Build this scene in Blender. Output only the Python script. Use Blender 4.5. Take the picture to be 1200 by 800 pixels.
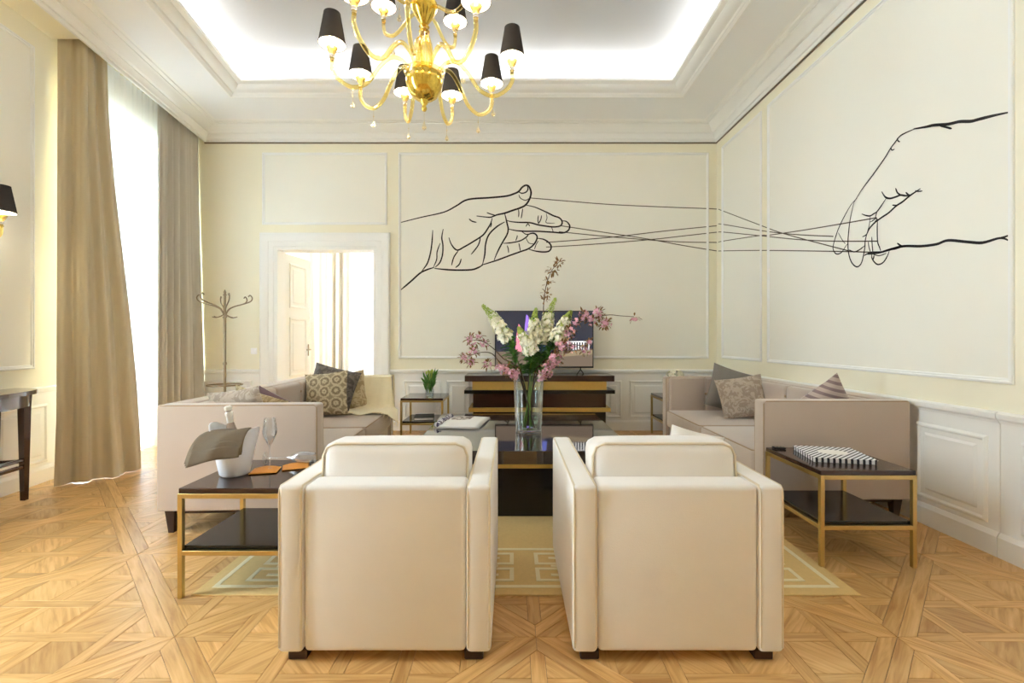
import bpy, bmesh, math, random
from mathutils import Vector, Matrix, noise
rnd = random.Random(7)
R = math.radians
sc = bpy.context.scene
col = sc.collection
for o in list(bpy.data.objects): bpy.data.objects.remove(o)

# ------------------------------------------------------------------ camera
F = 550.0                                   # focal length in pixels of the 1200x800 frame
cam_d = bpy.data.cameras.new('camera'); cam = bpy.data.objects.new('camera', cam_d); col.objects.link(cam)
cam.location = (0, 0, 1.2); cam.rotation_euler = (R(90), 0, 0)
cam_d.sensor_width = 36; cam_d.lens = F / 1200 * 36; cam_d.shift_y = -3 / 1200; cam_d.clip_start = .05
sc.camera = cam

# ------------------------------------------------------------------ world, exposure
DAY = 20.0            # sky brightness seen through the windows
COVE = 6.6          # LED cove strips
BULB = 42.0
w = bpy.data.worlds.new('sky'); sc.world = w; w.use_nodes = True
bg = w.node_tree.nodes['Background']; bg.inputs[0].default_value = (.74, .88, 1.0, 1); bg.inputs[1].default_value = DAY
sc.view_settings.view_transform = 'Standard'; sc.view_settings.look = 'None'
sc.view_settings.exposure = 1.46; sc.view_settings.gamma = 1.0; sc.view_settings.use_curve_mapping = False
sc.cycles.max_bounces = 14; sc.cycles.diffuse_bounces = 11; sc.cycles.glossy_bounces = 5
sc.cycles.transmission_bounces = 8; sc.cycles.transparent_max_bounces = 16
sc.cycles.caustics_reflective = False; sc.cycles.caustics_refractive = False
sc.cycles.sample_clamp_indirect = 6.0

# ------------------------------------------------------------------ room measures (metres)
YB, YR, XR = 6.17, -2.2, 2.69               # back wall, rear wall, right wall
def LX(y): return -3.90 - .13 * (y - 3.6)   # the left wall runs a little askew
def CX(y): return -3.66 - .145 * (y - 3.57) # front edge of the curtain box on the left
ZC, ZK, ZU = 3.78, 3.97, 4.28               # cornice underside, ceiling, raised ceiling

def portal(name, loc, rot, sx, sy):
    l = bpy.data.lights.new(name, 'AREA'); l.shape = 'RECTANGLE'; l.size = sx; l.size_y = sy
    l.cycles.is_portal = True
    o = bpy.data.objects.new(name, l); col.objects.link(o); o.location = loc; o.rotation_euler = rot
WIN = [(4.28, 5.72), (1.2, 1.82)]
for a, b in WIN:
    m = (a + b) / 2
    portal('window_portal', (LX(m) - .5, m, 1.65), (0, R(-90), R(7.4)), 3.3, b - a)
portal('far_window_portal', (-2.75, 9.75, 1.6), (R(-90), 0, 0), 1.9, 3.2)

# ------------------------------------------------------------------ helpers
def C(r, g, b):
    f = lambda v: (v / 255 / 12.92) if v / 255 <= .04045 else ((v / 255 + .055) / 1.055) ** 2.4
    return (f(r), f(g), f(b), 1)

class MB:
    def __init__(s): s.v = []; s.f = []; s.uv = None
    def add(s, vs, fs):
        n = len(s.v); s.v += [tuple(p) for p in vs]; s.f += [tuple(i + n for i in q) for q in fs]; return s
    def box(s, x0, x1, y0, y1, z0, z1):
        return s.add([(x0,y0,z0),(x1,y0,z0),(x1,y1,z0),(x0,y1,z0),(x0,y0,z1),(x1,y0,z1),(x1,y1,z1),(x0,y1,z1)],
                     [(0,3,2,1),(4,5,6,7),(0,1,5,4),(1,2,6,5),(2,3,7,6),(3,0,4,7)])
    def rbox(s, x0, x1, y0, y1, z0, z1, r=.01, seg=2):
        bm = bmesh.new(); bmesh.ops.create_cube(bm, size=1)
        for v in bm.verts:
            v.co = ((x0+x1)/2 + v.co.x*(x1-x0), (y0+y1)/2 + v.co.y*(y1-y0), (z0+z1)/2 + v.co.z*(z1-z0))
        bmesh.ops.bevel(bm, geom=bm.edges[:], offset=r, segments=seg, affect='EDGES', profile=.5)
        bm.verts.index_update()
        s.add([v.co for v in bm.verts], [[v.index for v in f.verts] for f in bm.faces]); bm.free(); return s
    def lathe(s, prof, n=24, c=(0, 0, 0), cap=True):
        vs, fs = [], []
        for r, z in prof:
            for k in range(n):
                a = 2*math.pi*k/n; vs.append((c[0]+r*math.cos(a), c[1]+r*math.sin(a), c[2]+z))
        for i in range(len(prof)-1):
            for k in range(n):
                fs.append((i*n+k, i*n+(k+1) % n, (i+1)*n+(k+1) % n, (i+1)*n+k))
        if cap:
            fs.append(tuple(range(n-1, -1, -1))); m = (len(prof)-1)*n; fs.append(tuple(range(m, m+n)))
        return s.add(vs, fs)
    def tube(s, pts, r, n=8, closed=False, cap=True):
        pts = [Vector(p) for p in pts]; N = len(pts)
        rr = r if isinstance(r, (list, tuple)) else [r]*N
        T = []
        for i in range(N):
            a = pts[(i-1) % N] if closed else pts[max(i-1, 0)]
            b = pts[(i+1) % N] if closed else pts[min(i+1, N-1)]
            T.append((b-a).normalized())
        u = T[0].orthogonal().normalized(); vs, fs = [], []
        for i in range(N):
            u = (u - T[i]*u.dot(T[i]))
            u = u.normalized() if u.length > 1e-6 else T[i].orthogonal().normalized()
            q = T[i].cross(u)
            for k in range(n):
                a = 2*math.pi*k/n; vs.append(pts[i] + (u*math.cos(a) + q*math.sin(a))*rr[i])
        for i in range(N if closed else N-1):
            j = (i+1) % N
            for k in range(n): fs.append((i*n+k, i*n+(k+1) % n, j*n+(k+1) % n, j*n+k))
        if cap and not closed:
            fs.append(tuple(range(n-1, -1, -1))); m = (N-1)*n; fs.append(tuple(range(m, m+n)))
        return s.add(vs, fs)
    def grid(s, fn, nu, nv):
        vs = [fn(i/nu, j/nv) for j in range(nv+1) for i in range(nu+1)]
        return s.add(vs, [(j*(nu+1)+i, j*(nu+1)+i+1, (j+1)*(nu+1)+i+1, (j+1)*(nu+1)+i) for j in range(nv) for i in range(nu)])
    def rings(s, rings, closed=True, cap0=False, cap1=False):
        n = len(rings[0]); vs = [p for r in rings for p in r]; fs = []
        for i in range(len(rings)-1):
            for k in range(n if closed else n-1): fs.append((i*n+k, i*n+(k+1) % n, (i+1)*n+(k+1) % n, (i+1)*n+k))
        if cap0: fs.append(tuple(range(n-1, -1, -1)))
        if cap1: m = (len(rings)-1)*n; fs.append(tuple(range(m, m+n)))
        return s.add(vs, fs)
    def map(s, fn): s.v = [tuple(fn(*p)) for p in s.v]; return s
    def xf(s, M): s.v = [tuple(M @ Vector(p)) for p in s.v]; return s
    def build(s, name, mat, parent=None, smooth=0, loc=None, rot=None, fix=False):
        me = bpy.data.meshes.new(name); me.from_pydata(s.v, [], s.f)
        if fix:
            bm = bmesh.new(); bm.from_mesh(me); bmesh.ops.recalc_face_normals(bm, faces=bm.faces); bm.to_mesh(me); bm.free()
        if mat: me.materials.append(mat)
        if smooth:
            me.polygons.foreach_set('use_smooth', [True]*len(me.polygons)); me.set_sharp_from_angle(angle=R(smooth))
        me.update()
        o = bpy.data.objects.new(name, me); col.objects.link(o)
        if parent: o.parent = parent
        if loc: o.location = loc
        if rot: o.rotation_euler = rot
        return o

def tag(o, label=None, cat=None, group=None, kind=None):
    if label: o['label'] = label
    if cat: o['category'] = cat
    if group: o['group'] = group
    if kind: o['kind'] = kind
    return o
def struct(o): o['kind'] = 'structure'; return o
def empty(name, loc=(0, 0, 0), rz=0, label=None, cat=None, group=None):
    o = bpy.data.objects.new(name, None); col.objects.link(o); o.location = loc; o.rotation_euler = (0, 0, rz)
    o.empty_display_size = .05
    return tag(o, label, cat, group)
def copy_tree(o, parent=None):
    c = o.copy(); col.objects.link(c); c.parent = parent
    for ch in list(o.children): copy_tree(ch, c)
    return c
def offs(poly, d):
    """inward offset of a convex counter-clockwise polygon"""
    n = len(poly); out = []
    for i in range(n):
        p0, p1, p2 = [Vector(poly[k % n]) for k in (i-1, i, i+1)]
        a = (p1-p0).normalized(); b = (p2-p1).normalized()
        na = Vector((-a.y, a.x)); nb = Vector((-b.y, b.x)); bis = na+nb
        out.append(tuple(p1 + bis * (2*d/bis.length_squared)))
    return out
def smooth_path(pts, k=6):
    P = [Vector(p) for p in pts]
    if len(P) < 3: return P
    out = []
    for i in range(len(P)-1):
        p0 = P[max(i-1, 0)]; p1 = P[i]; p2 = P[i+1]; p3 = P[min(i+2, len(P)-1)]
        for j in range(k):
            t = j/k; out.append(.5*((2*p1)+(p2-p0)*t+(2*p0-5*p1+4*p2-p3)*t*t+(3*p1-p0-3*p2+p3)*t**3))
    out.append(P[-1]); return out

# ------------------------------------------------------------------ materials
def mat(name, c, rough=.5, metal=0, var=0, vs=8, bump=0, bs=60, sheen=0, coat=0, spec=.5, trans=0, emit=None, es=0, ior=1.45, stretch=None, alpha=None):
    m = bpy.data.materials.new(name); m.use_nodes = True; nt = m.node_tree; N = nt.nodes; L = nt.links
    b = N['Principled BSDF']
    b.inputs['Base Color'].default_value = c; b.inputs['Roughness'].default_value = rough; b.inputs['Metallic'].default_value = metal
    b.inputs['Specular IOR Level'].default_value = spec; b.inputs['IOR'].default_value = ior
    b.inputs['Sheen Weight'].default_value = sheen; b.inputs['Coat Weight'].default_value = coat; b.inputs['Coat Roughness'].default_value = .03
    b.inputs['Transmission Weight'].default_value = trans
    if emit: b.inputs['Emission Color'].default_value = emit; b.inputs['Emission Strength'].default_value = es
    if var or bump:
        tc = N.new('ShaderNodeTexCoord'); mp = N.new('ShaderNodeMapping'); L.new(tc.outputs['Object'], mp.inputs[0])
        if stretch: mp.inputs['Scale'].default_value = stretch
    if var:
        nz = N.new('ShaderNodeTexNoise'); nz.inputs['Scale'].default_value = vs; nz.inputs['Detail'].default_value = 5
        L.new(mp.outputs[0], nz.inputs['Vector'])
        mx = N.new('ShaderNodeMix'); mx.data_type = 'RGBA'
        k = 1-var; j = 1+var*.6
        mx.inputs['A'].default_value = (c[0]*k, c[1]*k, c[2]*k, 1); mx.inputs['B'].default_value = (min(c[0]*j, 1), min(c[1]*j, 1), min(c[2]*j, 1), 1)
        L.new(nz.outputs[0], mx.inputs['Factor']); L.new(mx.outputs['Result'], b.inputs['Base Color'])
    if bump:
        nb = N.new('ShaderNodeTexNoise'); nb.inputs['Scale'].default_value = bs; nb.inputs['Detail'].default_value = 3
        L.new(mp.outputs[0], nb.inputs['Vector'])
        bp = N.new('ShaderNodeBump'); bp.inputs['Strength'].default_value = bump; bp.inputs['Distance'].default_value = .01
        L.new(nb.outputs[0], bp.inputs['Height']); L.new(bp.outputs[0], b.inputs['Normal'])
    return m
def emis(name, c, s):
    m = bpy.data.materials.new(name); m.use_nodes = True; N = m.node_tree.nodes; N.clear()
    e = N.new('ShaderNodeEmission'); e.inputs[0].default_value = c; e.inputs[1].default_value = s
    o = N.new('ShaderNodeOutputMaterial'); m.node_tree.links.new(e.outputs[0], o.inputs[0]); return m
def mixsh(name, kind_a, ca, kind_b, cb, fac, rough=.05):
    m = bpy.data.materials.new(name); m.use_nodes = True; N = m.node_tree.nodes; L = m.node_tree.links; N.clear()
    def sh(k, c):
        n = N.new({'T': 'ShaderNodeBsdfTransparent', 'D': 'ShaderNodeBsdfDiffuse', 'L': 'ShaderNodeBsdfTranslucent', 'G': 'ShaderNodeBsdfGlossy'}[k])
        n.inputs[0].default_value = c
        if k == 'G': n.inputs['Roughness'].default_value = rough
        return n
    a = sh(kind_a, ca); b = sh(kind_b, cb); mx = N.new('ShaderNodeMixShader'); o = N.new('ShaderNodeOutputMaterial')
    if fac == 'fresnel':
        fr = N.new('ShaderNodeLayerWeight'); fr.inputs[0].default_value = .25
        L.new(fr.outputs['Fresnel'], mx.inputs[0])
    elif isinstance(fac, tuple):
        fr = N.new('ShaderNodeLayerWeight'); fr.inputs[0].default_value = fac[0]
        L.new(fr.outputs['Facing'], mx.inputs[0])
    else: mx.inputs[0].default_value = fac
    L.new(a.outputs[0], mx.inputs[1]); L.new(b.outputs[0], mx.inputs[2]); L.new(mx.outputs[0], o.inputs[0]); return m

M = {}
M['wall'] = mat('cream_wall_paint', C(243, 238, 217), .75, var=.03, vs=1.5, bump=.05, bs=220, spec=.3)
M['panel_wall'] = mat('pale_panel_paint', C(244, 242, 232), .75, var=.025, vs=1.2, bump=.05, bs=220, spec=.3)
M['trim'] = mat('white_trim_paint', C(243, 243, 240), .45, var=.015, vs=3, spec=.4)
M['ceiling'] = mat('white_ceiling_paint', C(240, 241, 241), .8, var=.015, vs=2, spec=.3)
M['gap'] = mat('painted_gap_shadow', C(120, 108, 92), .8, var=.05)
M['led'] = emis('led_strip_glow', (1, .985, .95, 1), COVE)
M['ivory'] = mat('ivory_velvet', C(237, 232, 227), .85, var=.05, vs=5, bump=.12, bs=300, sheen=.3, spec=.25)
M['ivory_pipe'] = mat('ivory_piping', C(224, 210, 186), .8, var=.04, sheen=.2)
M['taupe'] = mat('taupe_velvet', C(186, 169, 156), .8, var=.07, vs=4, bump=.12, bs=260, sheen=.5, spec=.25)
M['taupe_pipe'] = mat('taupe_piping', C(160, 135, 108), .8, var=.05, sheen=.2)
M['leg'] = mat('dark_wood_leg', C(58, 34, 24), .35, var=.2, vs=20, stretch=(1, 1, .2))
M['brass'] = mat('brushed_brass', C(202, 176, 118), .33, metal=1, var=.12, vs=30, bump=.04, bs=80)
M['lacquer'] = mat('dark_lacquered_veneer', C(58, 36, 29), .16, var=.35, vs=14, stretch=(.25, 3, 3), coat=.3)
M['lacquer_top'] = mat('glossy_dark_tabletop', C(42, 26, 21), .06, var=.35, vs=14, stretch=(.25, 3, 3), coat=1, spec=.8)
M['black'] = mat('black_lacquer', C(12, 10, 10), .18, var=.2, coat=.15)
M['gold'] = mat('gold_leaf_band', C(212, 180, 106), .38, metal=.85, var=.1, vs=40)
M['dark'] = mat('black_plastic', C(16, 16, 18), .4, var=.1)
M['mural'] = mat('black_mural_paint', C(30, 26, 24), .7, var=.1)
M['string'] = mat('brown_string_paint', C(88, 76, 62), .7, var=.1)
M['curtain'] = mat('sand_linen_curtain', C(202, 188, 158), .85, var=.04, vs=40, bump=.25, bs=350, sheen=.2, stretch=(1, 1, .15), spec=.2)
M['grey_curtain'] = mat('grey_linen_curtain', C(200, 194, 182), .85, var=.04, vs=40, bump=.25, bs=350, sheen=.2, stretch=(1, 1, .15), spec=.2)
M['sheer'] = mixsh('white_sheer_voile', 'D', (.92, .93, .95, 1), 'L', (.95, .97, 1, 1), .115)
M['sheer_far'] = mixsh('white_far_voile', 'D', (.92, .93, .95, 1), 'L', (.95, .97, 1, 1), .045)
M['glass'] = mixsh('clear_glass', 'T', (.98, 1, .99, 1), 'G', (1, 1, 1, 1), 'fresnel')
M['vase_glass'] = mixsh('vase_glass', 'T', (.93, .97, .95, 1), 'G', (1, 1, 1, 1), (.3,))
M['wine_glass'] = mixsh('wine_glass', 'T', (.95, .96, .97, 1), 'G', (.95, .97, 1, 1), (.35,))
M['water'] = mixsh('water', 'T', (.86, .93, .86, 1), 'G', (1, 1, 1, 1), 'fresnel')
M['amber'] = mat('amber_murano_glass', (.98, .74, .25, 1), .08, var=.1, trans=.55, spec=.7, ior=1.4, coat=.5)
M['amber_pale'] = mixsh('pale_amber_glass', 'T', (1, .91, .56, 1), 'G', (1, .9, .56, 1), (.42,), .1)
M['goldleaf'] = mat('gold_flecked_glass', (.85, .56, .10, 1), .16, metal=.85, var=.45, vs=60)
M['chrome'] = mat('silver_ring', (.75, .7, .65, 1), .2, metal=1, var=.1)
M['crystal'] = mixsh('pale_crystal', 'T', (1, .95, .8, 1), 'G', (1, .95, .8, 1), .4)
M['shade'] = mixsh('dark_organza', 'D', (.05, .045, .045, 1), 'T', (.6, .55, .5, 1), .25)
M['lining'] = mat('white_shade_lining', (.95, .92, .85, 1), .7, var=.03)
M['bulb'] = emis('warm_bulb', (1, .87, .64, 1), BULB)
M['rug'] = mat('sand_wool_rug', C(228, 198, 138), .95, var=.1, vs=60, bump=.4, bs=500, spec=.1)
M['rug_key'] = mat('cream_wool_pattern', C(244, 232, 196), .95, var=.06, vs=60, bump=.4, bs=500, spec=.1)
M['mahogany'] = mat('polished_mahogany', C(62, 36, 28), .2, var=.3, vs=12, stretch=(1, .2, 1), coat=.7)
M['pewter'] = mat('antique_brass_metal', C(150, 135, 112), .3, metal=1, var=.15, vs=20)
M['white'] = mat('white_plastic', C(246, 244, 242), .3, var=.01, spec=.5)
M['frost'] = mat('frosted_white_acrylic', C(240, 240, 244), .35, var=.02, trans=.15)
M['paper'] = mat('white_paper', C(240, 238, 236), .6, var=.03, vs=30)
M['napkin'] = mat('brown_linen_napkin', C(112, 98, 80), .9, var=.12, vs=40, bump=.3, bs=300)
M['orange'] = mat('orange_card', C(236, 160, 66), .55, var=.08)
M['throw'] = mat('cream_knit_throw', C(240, 228, 196), .95, var=.05, vs=30, bump=.4, bs=160, sheen=.3)
M['green'] = mat('leaf_green', C(86, 142, 58), .5, var=.35, vs=30)
M['stem'] = mat('stem_green', C(120, 150, 64), .5, var=.25, vs=30)
M['spring'] = mat('bud_green', C(176, 196, 92), .55, var=.25, vs=40)
M['petal_w'] = mat('white_petal', C(246, 244, 226), .6, var=.06, vs=40)
M['petal_p'] = mat('pink_petal', C(236, 184, 202), .6, var=.25, vs=60)
M['bronze_leaf'] = mat('bronze_young_leaf', C(140, 104, 56), .55, var=.35, vs=60)
M['twig'] = mat('brown_twig', C(84, 62, 44), .7, var=.2)
M['bottle'] = mat('pale_rose_glass', C(236, 214, 196), .06, var=.03, trans=.7, ior=1.3)
M['foil'] = mat('white_foil', C(236, 234, 226), .3, metal=.3, var=.05)
M['grey_linen'] = mat('grey_linen_cushion', C(132, 126, 122), .9, var=.12, vs=80, bump=.3, bs=300)

def pattern_mat(name, ca, cb, kind):
    m = bpy.data.materials.new(name); m.use_nodes = True; N = m.node_tree.nodes; L = m.node_tree.links; b = N['Principled BSDF']
    b.inputs['Roughness'].default_value = .85; b.inputs['Sheen Weight'].default_value = .2; b.inputs['Specular IOR Level'].default_value = .25
    tc = N.new('ShaderNodeTexCoord'); mp = N.new('ShaderNodeMapping'); L.new(tc.outputs['Object'], mp.inputs[0])
    mx = N.new('ShaderNodeMix'); mx.data_type = 'RGBA'; mx.inputs['A'].default_value = ca; mx.inputs['B'].default_value = cb
    rp = N.new('ShaderNodeValToRGB')
    if kind == 'rings':
        mp.inputs['Scale'].default_value = (1, 0, 1)
        v = N.new('ShaderNodeTexVoronoi'); v.inputs['Scale'].default_value = 9; v.inputs['Randomness'].default_value = .15
        L.new(mp.outputs[0], v.inputs['Vector'])
        nz = N.new('ShaderNodeTexNoise'); nz.inputs['Scale'].default_value = 90; L.new(mp.outputs[0], nz.inputs['Vector'])
        ma = N.new('ShaderNodeMath'); ma.operation = 'MULTIPLY_ADD'; ma.inputs[1].default_value = .35; L.new(nz.outputs[0], ma.inputs[0]); L.new(v.outputs['Distance'], ma.inputs[2])
        rp.color_ramp.interpolation = 'LINEAR'; e = rp.color_ramp.elements
        e[0].position = .20; e[0].color = (1, 1, 1, 1); e[1].position = .27; e[1].color = (0, 0, 0, 1)
        for p, c in ((.36, 0), (.42, 1), (.53, 1), (.6, 0), (.68, .0), (.74, .8)): q = e.new(p); q.color = (c, c, c, 1)
        L.new(ma.outputs[0], rp.inputs[0])
    elif kind == 'damask':
        nz = N.new('ShaderNodeTexNoise'); nz.inputs['Scale'].default_value = 16; nz.inputs['Detail'].default_value = 4; nz.inputs['Distortion'].default_value = 2.0
        L.new(mp.outputs[0], nz.inputs['Vector']); e = rp.color_ramp.elements
        e[0].position = .47; e[1].position = .54; L.new(nz.outputs[0], rp.inputs[0])
    else:                                    # stripes / chevrons
        mp.inputs['Rotation'].default_value = (0, R(40) if kind == 'stripe' else 0, R(40) if kind == 'diag' else 0)
        wv = N.new('ShaderNodeTexWave'); wv.inputs['Scale'].default_value = 14 if kind == 'diag' else 7
        wv.inputs['Distortion'].default_value = 0 if kind == 'diag' else .4
        L.new(mp.outputs[0], wv.inputs['Vector']); e = rp.color_ramp.elements
        e[0].position = .56; e[1].position = .60; L.new(wv.outputs[0], rp.inputs[0])
    L.new(rp.outputs[0], mx.inputs['Factor']); L.new(mx.outputs['Result'], b.inputs['Base Color'])
    return m
M['rings'] = pattern_mat('circle_medallion_fabric', C(196, 184, 156), C(132, 118, 96), 'rings')
M['damask'] = pattern_mat('dark_damask_fabric', C(112, 106, 102), C(84, 79, 78), 'damask')
M['damask_l'] = pattern_mat('pale_damask_fabric', C(186, 172, 158), C(160, 145, 132), 'damask')
M['damask_b'] = pattern_mat('sand_damask_fabric', C(196, 180, 148), C(164, 146, 112), 'damask')
M['stripes'] = pattern_mat('mauve_striped_fabric', C(192, 176, 168), C(140, 122, 124), 'stripe')
M['plum'] = mat('plum_fabric', C(108, 84, 88), .85, var=.1, sheen=.3)
M['diag'] = pattern_mat('black_white_zigzag_print', C(232, 232, 236), C(34, 36, 48), 'diag')
M['photo'] = pattern_mat('printed_photo', C(206, 196, 188), C(120, 104, 96), 'damask')
M['purple_print'] = pattern_mat('purple_print', C(232, 230, 236), C(66, 58, 92), 'damask')

def parquet_mat():
    m = bpy.data.materials.new('oak_parquet'); m.use_nodes = True; N = m.node_tree.nodes; L = m.node_tree.links; b = N['Principled BSDF']
    uv = N.new('ShaderNodeUVMap'); oi = N.new('ShaderNodeObjectInfo'); ge = N.new('ShaderNodeNewGeometry')
    ad = N.new('ShaderNodeMath'); ad.operation = 'ADD'; L.new(oi.outputs['Random'], ad.inputs[0]); L.new(ge.outputs['Random Per Island'], ad.inputs[1])
    fr = N.new('ShaderNodeMath'); fr.operation = 'FRACT'; L.new(ad.outputs[0], fr.inputs[0])
    sc10 = N.new('ShaderNodeMath'); sc10.operation = 'MULTIPLY'; sc10.inputs[1].default_value = 37.0; L.new(fr.outputs[0], sc10.inputs[0])
    cx = N.new('ShaderNodeCombineXYZ'); L.new(sc10.outputs[0], cx.inputs['Z'])
    va = N.new('ShaderNodeVectorMath'); va.operation = 'ADD'; L.new(uv.outputs[0], va.inputs[0]); L.new(cx.outputs[0], va.inputs[1])
    mp = N.new('ShaderNodeMapping'); mp.inputs['Scale'].default_value = (4, 48, 1); L.new(va.outputs[0], mp.inputs[0])
    nz = N.new('ShaderNodeTexNoise'); nz.inputs['Scale'].default_value = 1; nz.inputs['Detail'].default_value = 6; nz.inputs['Distortion'].default_value = .7
    L.new(mp.outputs[0], nz.inputs['Vector'])
    rp = N.new('ShaderNodeValToRGB'); e = rp.color_ramp.elements
    e[0].position = .28; e[0].color = C(184, 134, 74); e[1].position = .74; e[1].color = C(228, 188, 130)
    q = e.new(.5); q.color = C(212, 167, 106)
    L.new(nz.outputs[0], rp.inputs[0])
    r2 = N.new('ShaderNodeValToRGB'); e = r2.color_ramp.elements
    e[0].color = (.76, .72, .68, 1); e[1].color = (1.06, 1.05, 1.04, 1); q = e.new(.3); q.color = (.93, .92, .90, 1)
    L.new(fr.outputs[0], r2.inputs[0])
    mu = N.new('ShaderNodeMix'); mu.data_type = 'RGBA'; mu.blend_type = 'MULTIPLY'; mu.inputs['Factor'].default_value = 1
    L.new(rp.outputs[0], mu.inputs['A']); L.new(r2.outputs[0], mu.inputs['B']); L.new(mu.outputs['Result'], b.inputs['Base Color'])
    b.inputs['Roughness'].default_value = .36; b.inputs['Specular IOR Level'].default_value = .45
    bp = N.new('ShaderNodeBump'); bp.inputs['Strength'].default_value = .08; bp.inputs['Distance'].default_value = .004
    L.new(nz.outputs[0], bp.inputs['Height']); L.new(bp.outputs[0], b.inputs['Normal'])
    return m
M['parquet'] = parquet_mat()
M['joint'] = mat('parquet_joint', C(112, 76, 40), .8, var=.1)

# ================================================================== FLOOR
fl = MB(); fl.add([(LX(YR)-.3, YR-.2, -.006), (XR+.2, YR-.2, -.006), (XR+.2, YB+.1, -.006), (LX(YB)-.3, YB+.1, -.006)], [(0, 1, 2, 3)])
floor = struct(fl.build('floor', M['joint']))
S_P, W_F, PITCH, B_S = 1.03, .056, .235, .056
q2 = math.sqrt(.5); A_IN = (S_P/2 - W_F) * math.sqrt(2)
def clip(poly, a, b, c):                    # keep a*x+b*y<=c
    out = []
    for i in range(len(poly)):
        p, q = poly[i], poly[(i+1) % len(poly)]
        dp = a*p[0]+b*p[1]-c; dq = a*q[0]+b*q[1]-c
        if dp <= 0: out.append(p)
        if (dp < 0 < dq) or (dq < 0 < dp):
            t = dp/(dp-dq); out.append((p[0]+(q[0]-p[0])*t, p[1]+(q[1]-p[1])*t))
    return out
def area(p): return abs(sum(p[i][0]*p[(i+1) % len(p)][1]-p[(i+1) % len(p)][0]*p[i][1] for i in range(len(p))))/2
def panel_pieces():
    out = []
    def put(poly, g):
        for sx in (1, -1):
            for sy in (1, -1): poly = clip(poly, sx, sy, A_IN) if poly else poly
        if len(poly) >= 3 and area(poly) > 8e-4: out.append((poly, g))
    cs = [-2*PITCH, -PITCH, 0, PITCH, 2*PITCH]; h = B_S/2; E = .8
    for i, c in enumerate(cs):              # interlaced strips, both ways
        cv = [-E]; ch = [-E]
        stopsV = [-E] + [cc for j, cc in enumerate(cs) if (i+j) % 2] + [E]
        stopsH = [-E] + [cc for j, cc in enumerate(cs) if (i+j) % 2 == 0] + [E]
        for k in range(len(stopsV)-1):
            a = stopsV[k] + (h if k else 0); b = stopsV[k+1] - (h if k < len(stopsV)-2 else 0)
            put([(c-h, a), (c+h, a), (c+h, b), (c-h, b)], R(90))
        for k in range(len(stopsH)-1):
            a = stopsH[k] + (h if k else 0); b = stopsH[k+1] - (h if k < len(stopsH)-2 else 0)
            put([(a, c-h), (b, c-h), (b, c+h), (a, c+h)], 0)
    ed = [-.8] + cs + [.8]
    for i in range(6):
        for j in range(6):
            x0 = ed[i] + (h if i else 0); x1 = ed[i+1] - (h if i < 5 else 0)
            y0 = ed[j] + (h if j else 0); y1 = ed[j+1] - (h if j < 5 else 0)
            put([(x0, y0), (x1, y0), (x1, y1), (x0, y1)], R(45) if (i+j) % 2 else R(-45))
    # frame strips, mitred, at 45 degrees
    o = S_P/2; n = o - W_F
    for k in range(4):
        a = R(45 + 90*k); ca, sa = math.cos(a), math.sin(a)
        tr = lambda u, v: (u*ca-v*sa, u*sa+v*ca)
        out.append(([tr(-o, -o), tr(o, -o), tr(n, -n), tr(-n, -n)], a))
    return out
def piece_mesh(poly, g, ox=0, oy=0, gap=.0007):
    """a little bevelled wooden block, returns verts, faces and grain coordinates"""
    n = len(poly); cx = sum(p[0] for p in poly)/n; cy = sum(p[1] for p in poly)/n
    if sum(poly[i][0]*poly[(i+1) % n][1]-poly[(i+1) % n][0]*poly[i][1] for i in range(n)) < 0: poly = poly[::-1]
    def shrink(d):
        try: return offs(poly, d)
        except Exception: return poly
    rg = [[(x, y, z) for x, y in shrink(d)] for d, z in ((gap, -.006), (gap, -.0008), (gap+.0008, 0))]
    vs = [p for r in rg for p in r]
    fs = [(i*n+k, i*n+(k+1) % n, (i+1)*n+(k+1) % n, (i+1)*n+k) for i in range(2) for k in range(n)] + [tuple(range(2*n, 3*n))]
    ca, sa = math.cos(g), math.sin(g)
    uv = [((x*ca+y*sa)+ox, (-x*sa+y*ca)+oy) for x, y, z in vs]
    return vs, fs, uv
PCS = panel_pieces()
room_poly = [(1, 0, XR), (0, -1, -YR), (0, 1, YB)]          # half planes; the left wall is added below
nl = math.hypot(1, .13)
def room_clip(p):
    for a, b, c in room_poly: p = clip(p, a, b, c) if p else p
    # X >= LX(Y)  ->  -X - .13 Y <= 3.9 - .468
    return clip(p, -1, -.13, 3.90 - .13*3.6) if p else p
def screen_area(p):
    pts = []
    for x, y in p:
        if y < .7: return 0
        pts.append((600+F*x/y, 397+F*1.2/y))
    if not all(-10 < x < 1210 and y < 815 for x, y in pts): 
        if not any(0 < x < 1200 and y < 800 for x, y in pts): return 0
    return area(pts)
def hidden(p):
    x = sum(q[0] for q in p)/len(p); y = sum(q[1] for q in p)/len(p)
    if -1.35 < x < 1.5 and 2.3 < y < 5.0: return True        # under the rug
    if (-.86 < x < -.08 or .23 < x < 1.0) and y > 1.76: return True
    if 1.7 < x and y > 3.2 : return True
    if x < -1.25 and x > -2.1 and y > 3.0: return True
    px = 600+F*x/y if y > .7 else 0
    if y > 5.2 and -2.0 < x: return True
    return False
placed = []
for i in range(-9, 10):
    for j in range(-9, 10):
        s1 = .375 + (i+.5)*S_P; s2 = .239 + (j+.5)*S_P
        cx = (s1-s2)*q2; cy = (s1+s2)*q2
        if not (-5.5 < cx < 4 and YR-1 < cy < YB+1): continue
        for k, (poly, g) in enumerate(PCS):
            wp = [(x+cx, y+cy) for x, y in poly]; cl = room_clip(wp)
            if len(cl) < 3 or area(cl) < 3e-4: continue
            whole = abs(area(cl)-area(wp)) < 1e-6
            sa = screen_area(wp) if whole and not hidden(wp) else 0
            placed.append((sa, k, cx, cy, cl, g))
placed.sort(key=lambda t: -t[0])
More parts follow.
